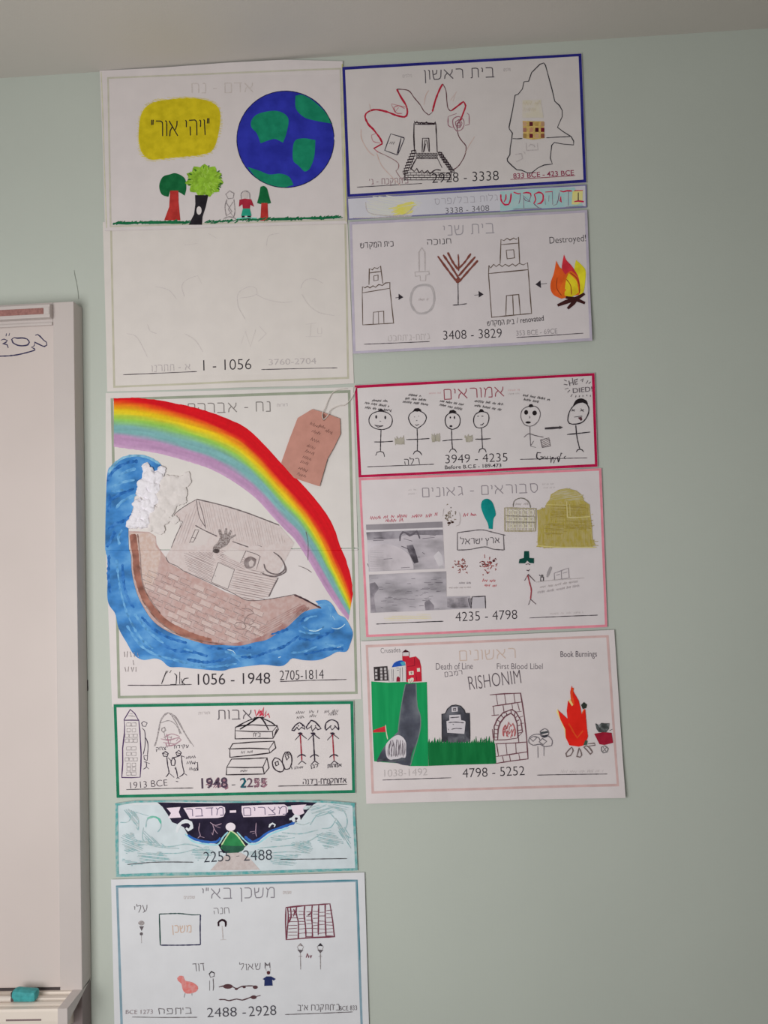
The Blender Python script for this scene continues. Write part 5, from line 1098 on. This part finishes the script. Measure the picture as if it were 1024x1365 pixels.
P_ += [(1085, 880), (1095, 1042), (800, 1050), (536, 1060)]
s.fill('green_grass', P_, mat('marker', (14, 104, 54), amt=.12, scale=40, stretch=(3, 1, .5)), False)
crop(640, 850, 835)
s.lines('grass_blades', ['0 720 5 700 8 725', '20 725 38 708 30 740', '50 730 60 715 66 740'], mat('marker', (14, 104, 54)), 1.4, False)
OV = mat('ink', (104, 62, 72))
ov = s.lines('brick_oven', ['68 400 170 392 282 388 295 460 310 560 325 700 335 848 220 862 108 880', '85 480 180 466 288 450', '80 545 130 540', '108 742 220 738 325 730', '112 832 220 815 332 798', '85 640 92 700 98 716', '290 515 250 520'], OV, 1.3, False)
s.lines('brick_joints', ['112 398 122 468', '170 394 180 466', '235 390 244 458', '92 480 98 540', '160 474 168 530', '222 464 228 505', '262 458 275 510', '115 742 128 828', '180 740 188 820', '248 738 252 808', '155 830 165 868', '205 822 212 862', '270 812 278 856', '262 640 270 732', '296 660 268 690', '270 560 300 548', '280 600 305 598'], OV, 1.1, False, ov)
s.lines('oven_arch', ['98 712 98 620 120 570 160 525 220 502 250 520 285 580 296 660 266 668', '122 712 126 640 140 595 175 550 215 528 240 550 258 600 264 690 262 702', '98 716 180 714 262 702', '98 640 124 645', '98 670 124 672', '98 695 124 696', '104 610 130 618', '120 575 142 592', '145 540 162 560', '178 518 188 542', '215 504 218 530', '245 522 238 545', '262 545 245 562', '272 575 252 585', '284 610 260 618', '292 645 264 650'], OV, 1.5, False, ov)
s.lines('oven_fire', ['165 690 160 650 175 610 185 640 200 590 215 620 230 600 245 650 240 690', '185 690 190 650 205 670 220 640 225 690', '170 640 195 695', '205 620 198 680', '235 640 212 700', '165 670 180 630'], mat('ink', (170, 84, 88)), 1.6, True, ov)
s.fill('pink_glow', '145 600 175 555 215 532 240 560 256 610 260 695 130 705', mat('pencil', (202, 172, 172), amt=.5), True, ov)
bpy.data.objects.remove(bpy.data.objects['pink_glow'])
s.lines('drawn_tree', ['c345 700 370 680 410 675 440 685 480 690 505 720 500 755 450 762 420 745 370 752 340 730', 'c420 655 450 636 475 650 478 680 450 698 425 685', 'c350 705 375 690 395 700 370 725', 'c412 728 435 705 465 725 440 748', '403 760 405 840', '446 762 446 828', '380 690 410 700 420 720'], mat('ink', (110, 104, 110)), 1.1)
s.fill('tree_stripes', '424 660 474 652 478 664 426 676', mat('ink', (66, 70, 74)), False); s.fill('tree_stripes', '428 688 476 676 470 692 445 698', mat('ink', (50, 50, 58)), False)
fi = s.fill('bonfire', '640 335 655 380 690 440 702 490 710 535 736 500 748 640 755 690 735 750 690 762 625 752 600 700 592 630 560 570 540 502 570 528 612 568 606 510 615 440 632 462 650 478 634 420 630 380', mat('marker', (212, 34, 24), amt=.12, scale=30), False)
s.fill('yellow_edge', '540 497 536 520 590 640 600 720 596 640 562 572 546 510', mat('ink', (224, 200, 130)), False, fi); s.lines('orange_streaks', ['650 350 640 400 655 470', '640 640 680 700 720 650', '620 600 650 650', '730 500 715 530'], mat('marker', (224, 70, 30)), 3, parent=fi)
s.fill('paper_notch', '632 430 652 470 642 478 618 440', mat('ink', (224, 190, 120)), False, fi)
s.lines('fire_logs', ['c600 810 625 780 640 765 650 790 630 825 605 832', 'c690 770 685 800 675 830 700 836 710 820 700 785', 'c725 765 750 790 770 815 785 800 765 770 740 755', '755 742 800 738 805 752 760 758'], mat('ink', (112, 96, 96)), 1.5)
s.fill('ash', '735 715 752 722 748 748 722 752', mat('marker', (60, 84, 70))); s.fill('flying_coal', '706 470 725 450 748 468 742 492 718 500', mat('ink', (44, 50, 44)), False)
cb = s.fill('red_cart', '798 672 860 660 920 665 930 735 870 750 835 745 815 705', mat('marker', (150, 28, 50)), False)
s.fill('coal_heap', '805 600 830 610 850 595 875 600 905 602 900 640 880 662 830 660 815 640', mat('paint', (70, 74, 74), (130, 132, 134), scale=120), False, cb); s.lines('cart_wheel', ['c848 765 870 755 895 775 885 800 860 805 848 790', '860 765 880 795', '885 765 858 795'], mat('ink', (120, 116, 118)), 1.3, parent=cb); s.lines('coal_lines', ['810 600 840 640 830 655', '850 600 880 655', '860 600 905 600', '905 650 925 640'], mat('ink', (60, 56, 60)), 1, parent=cb)
bpy.context.view_layer.update()
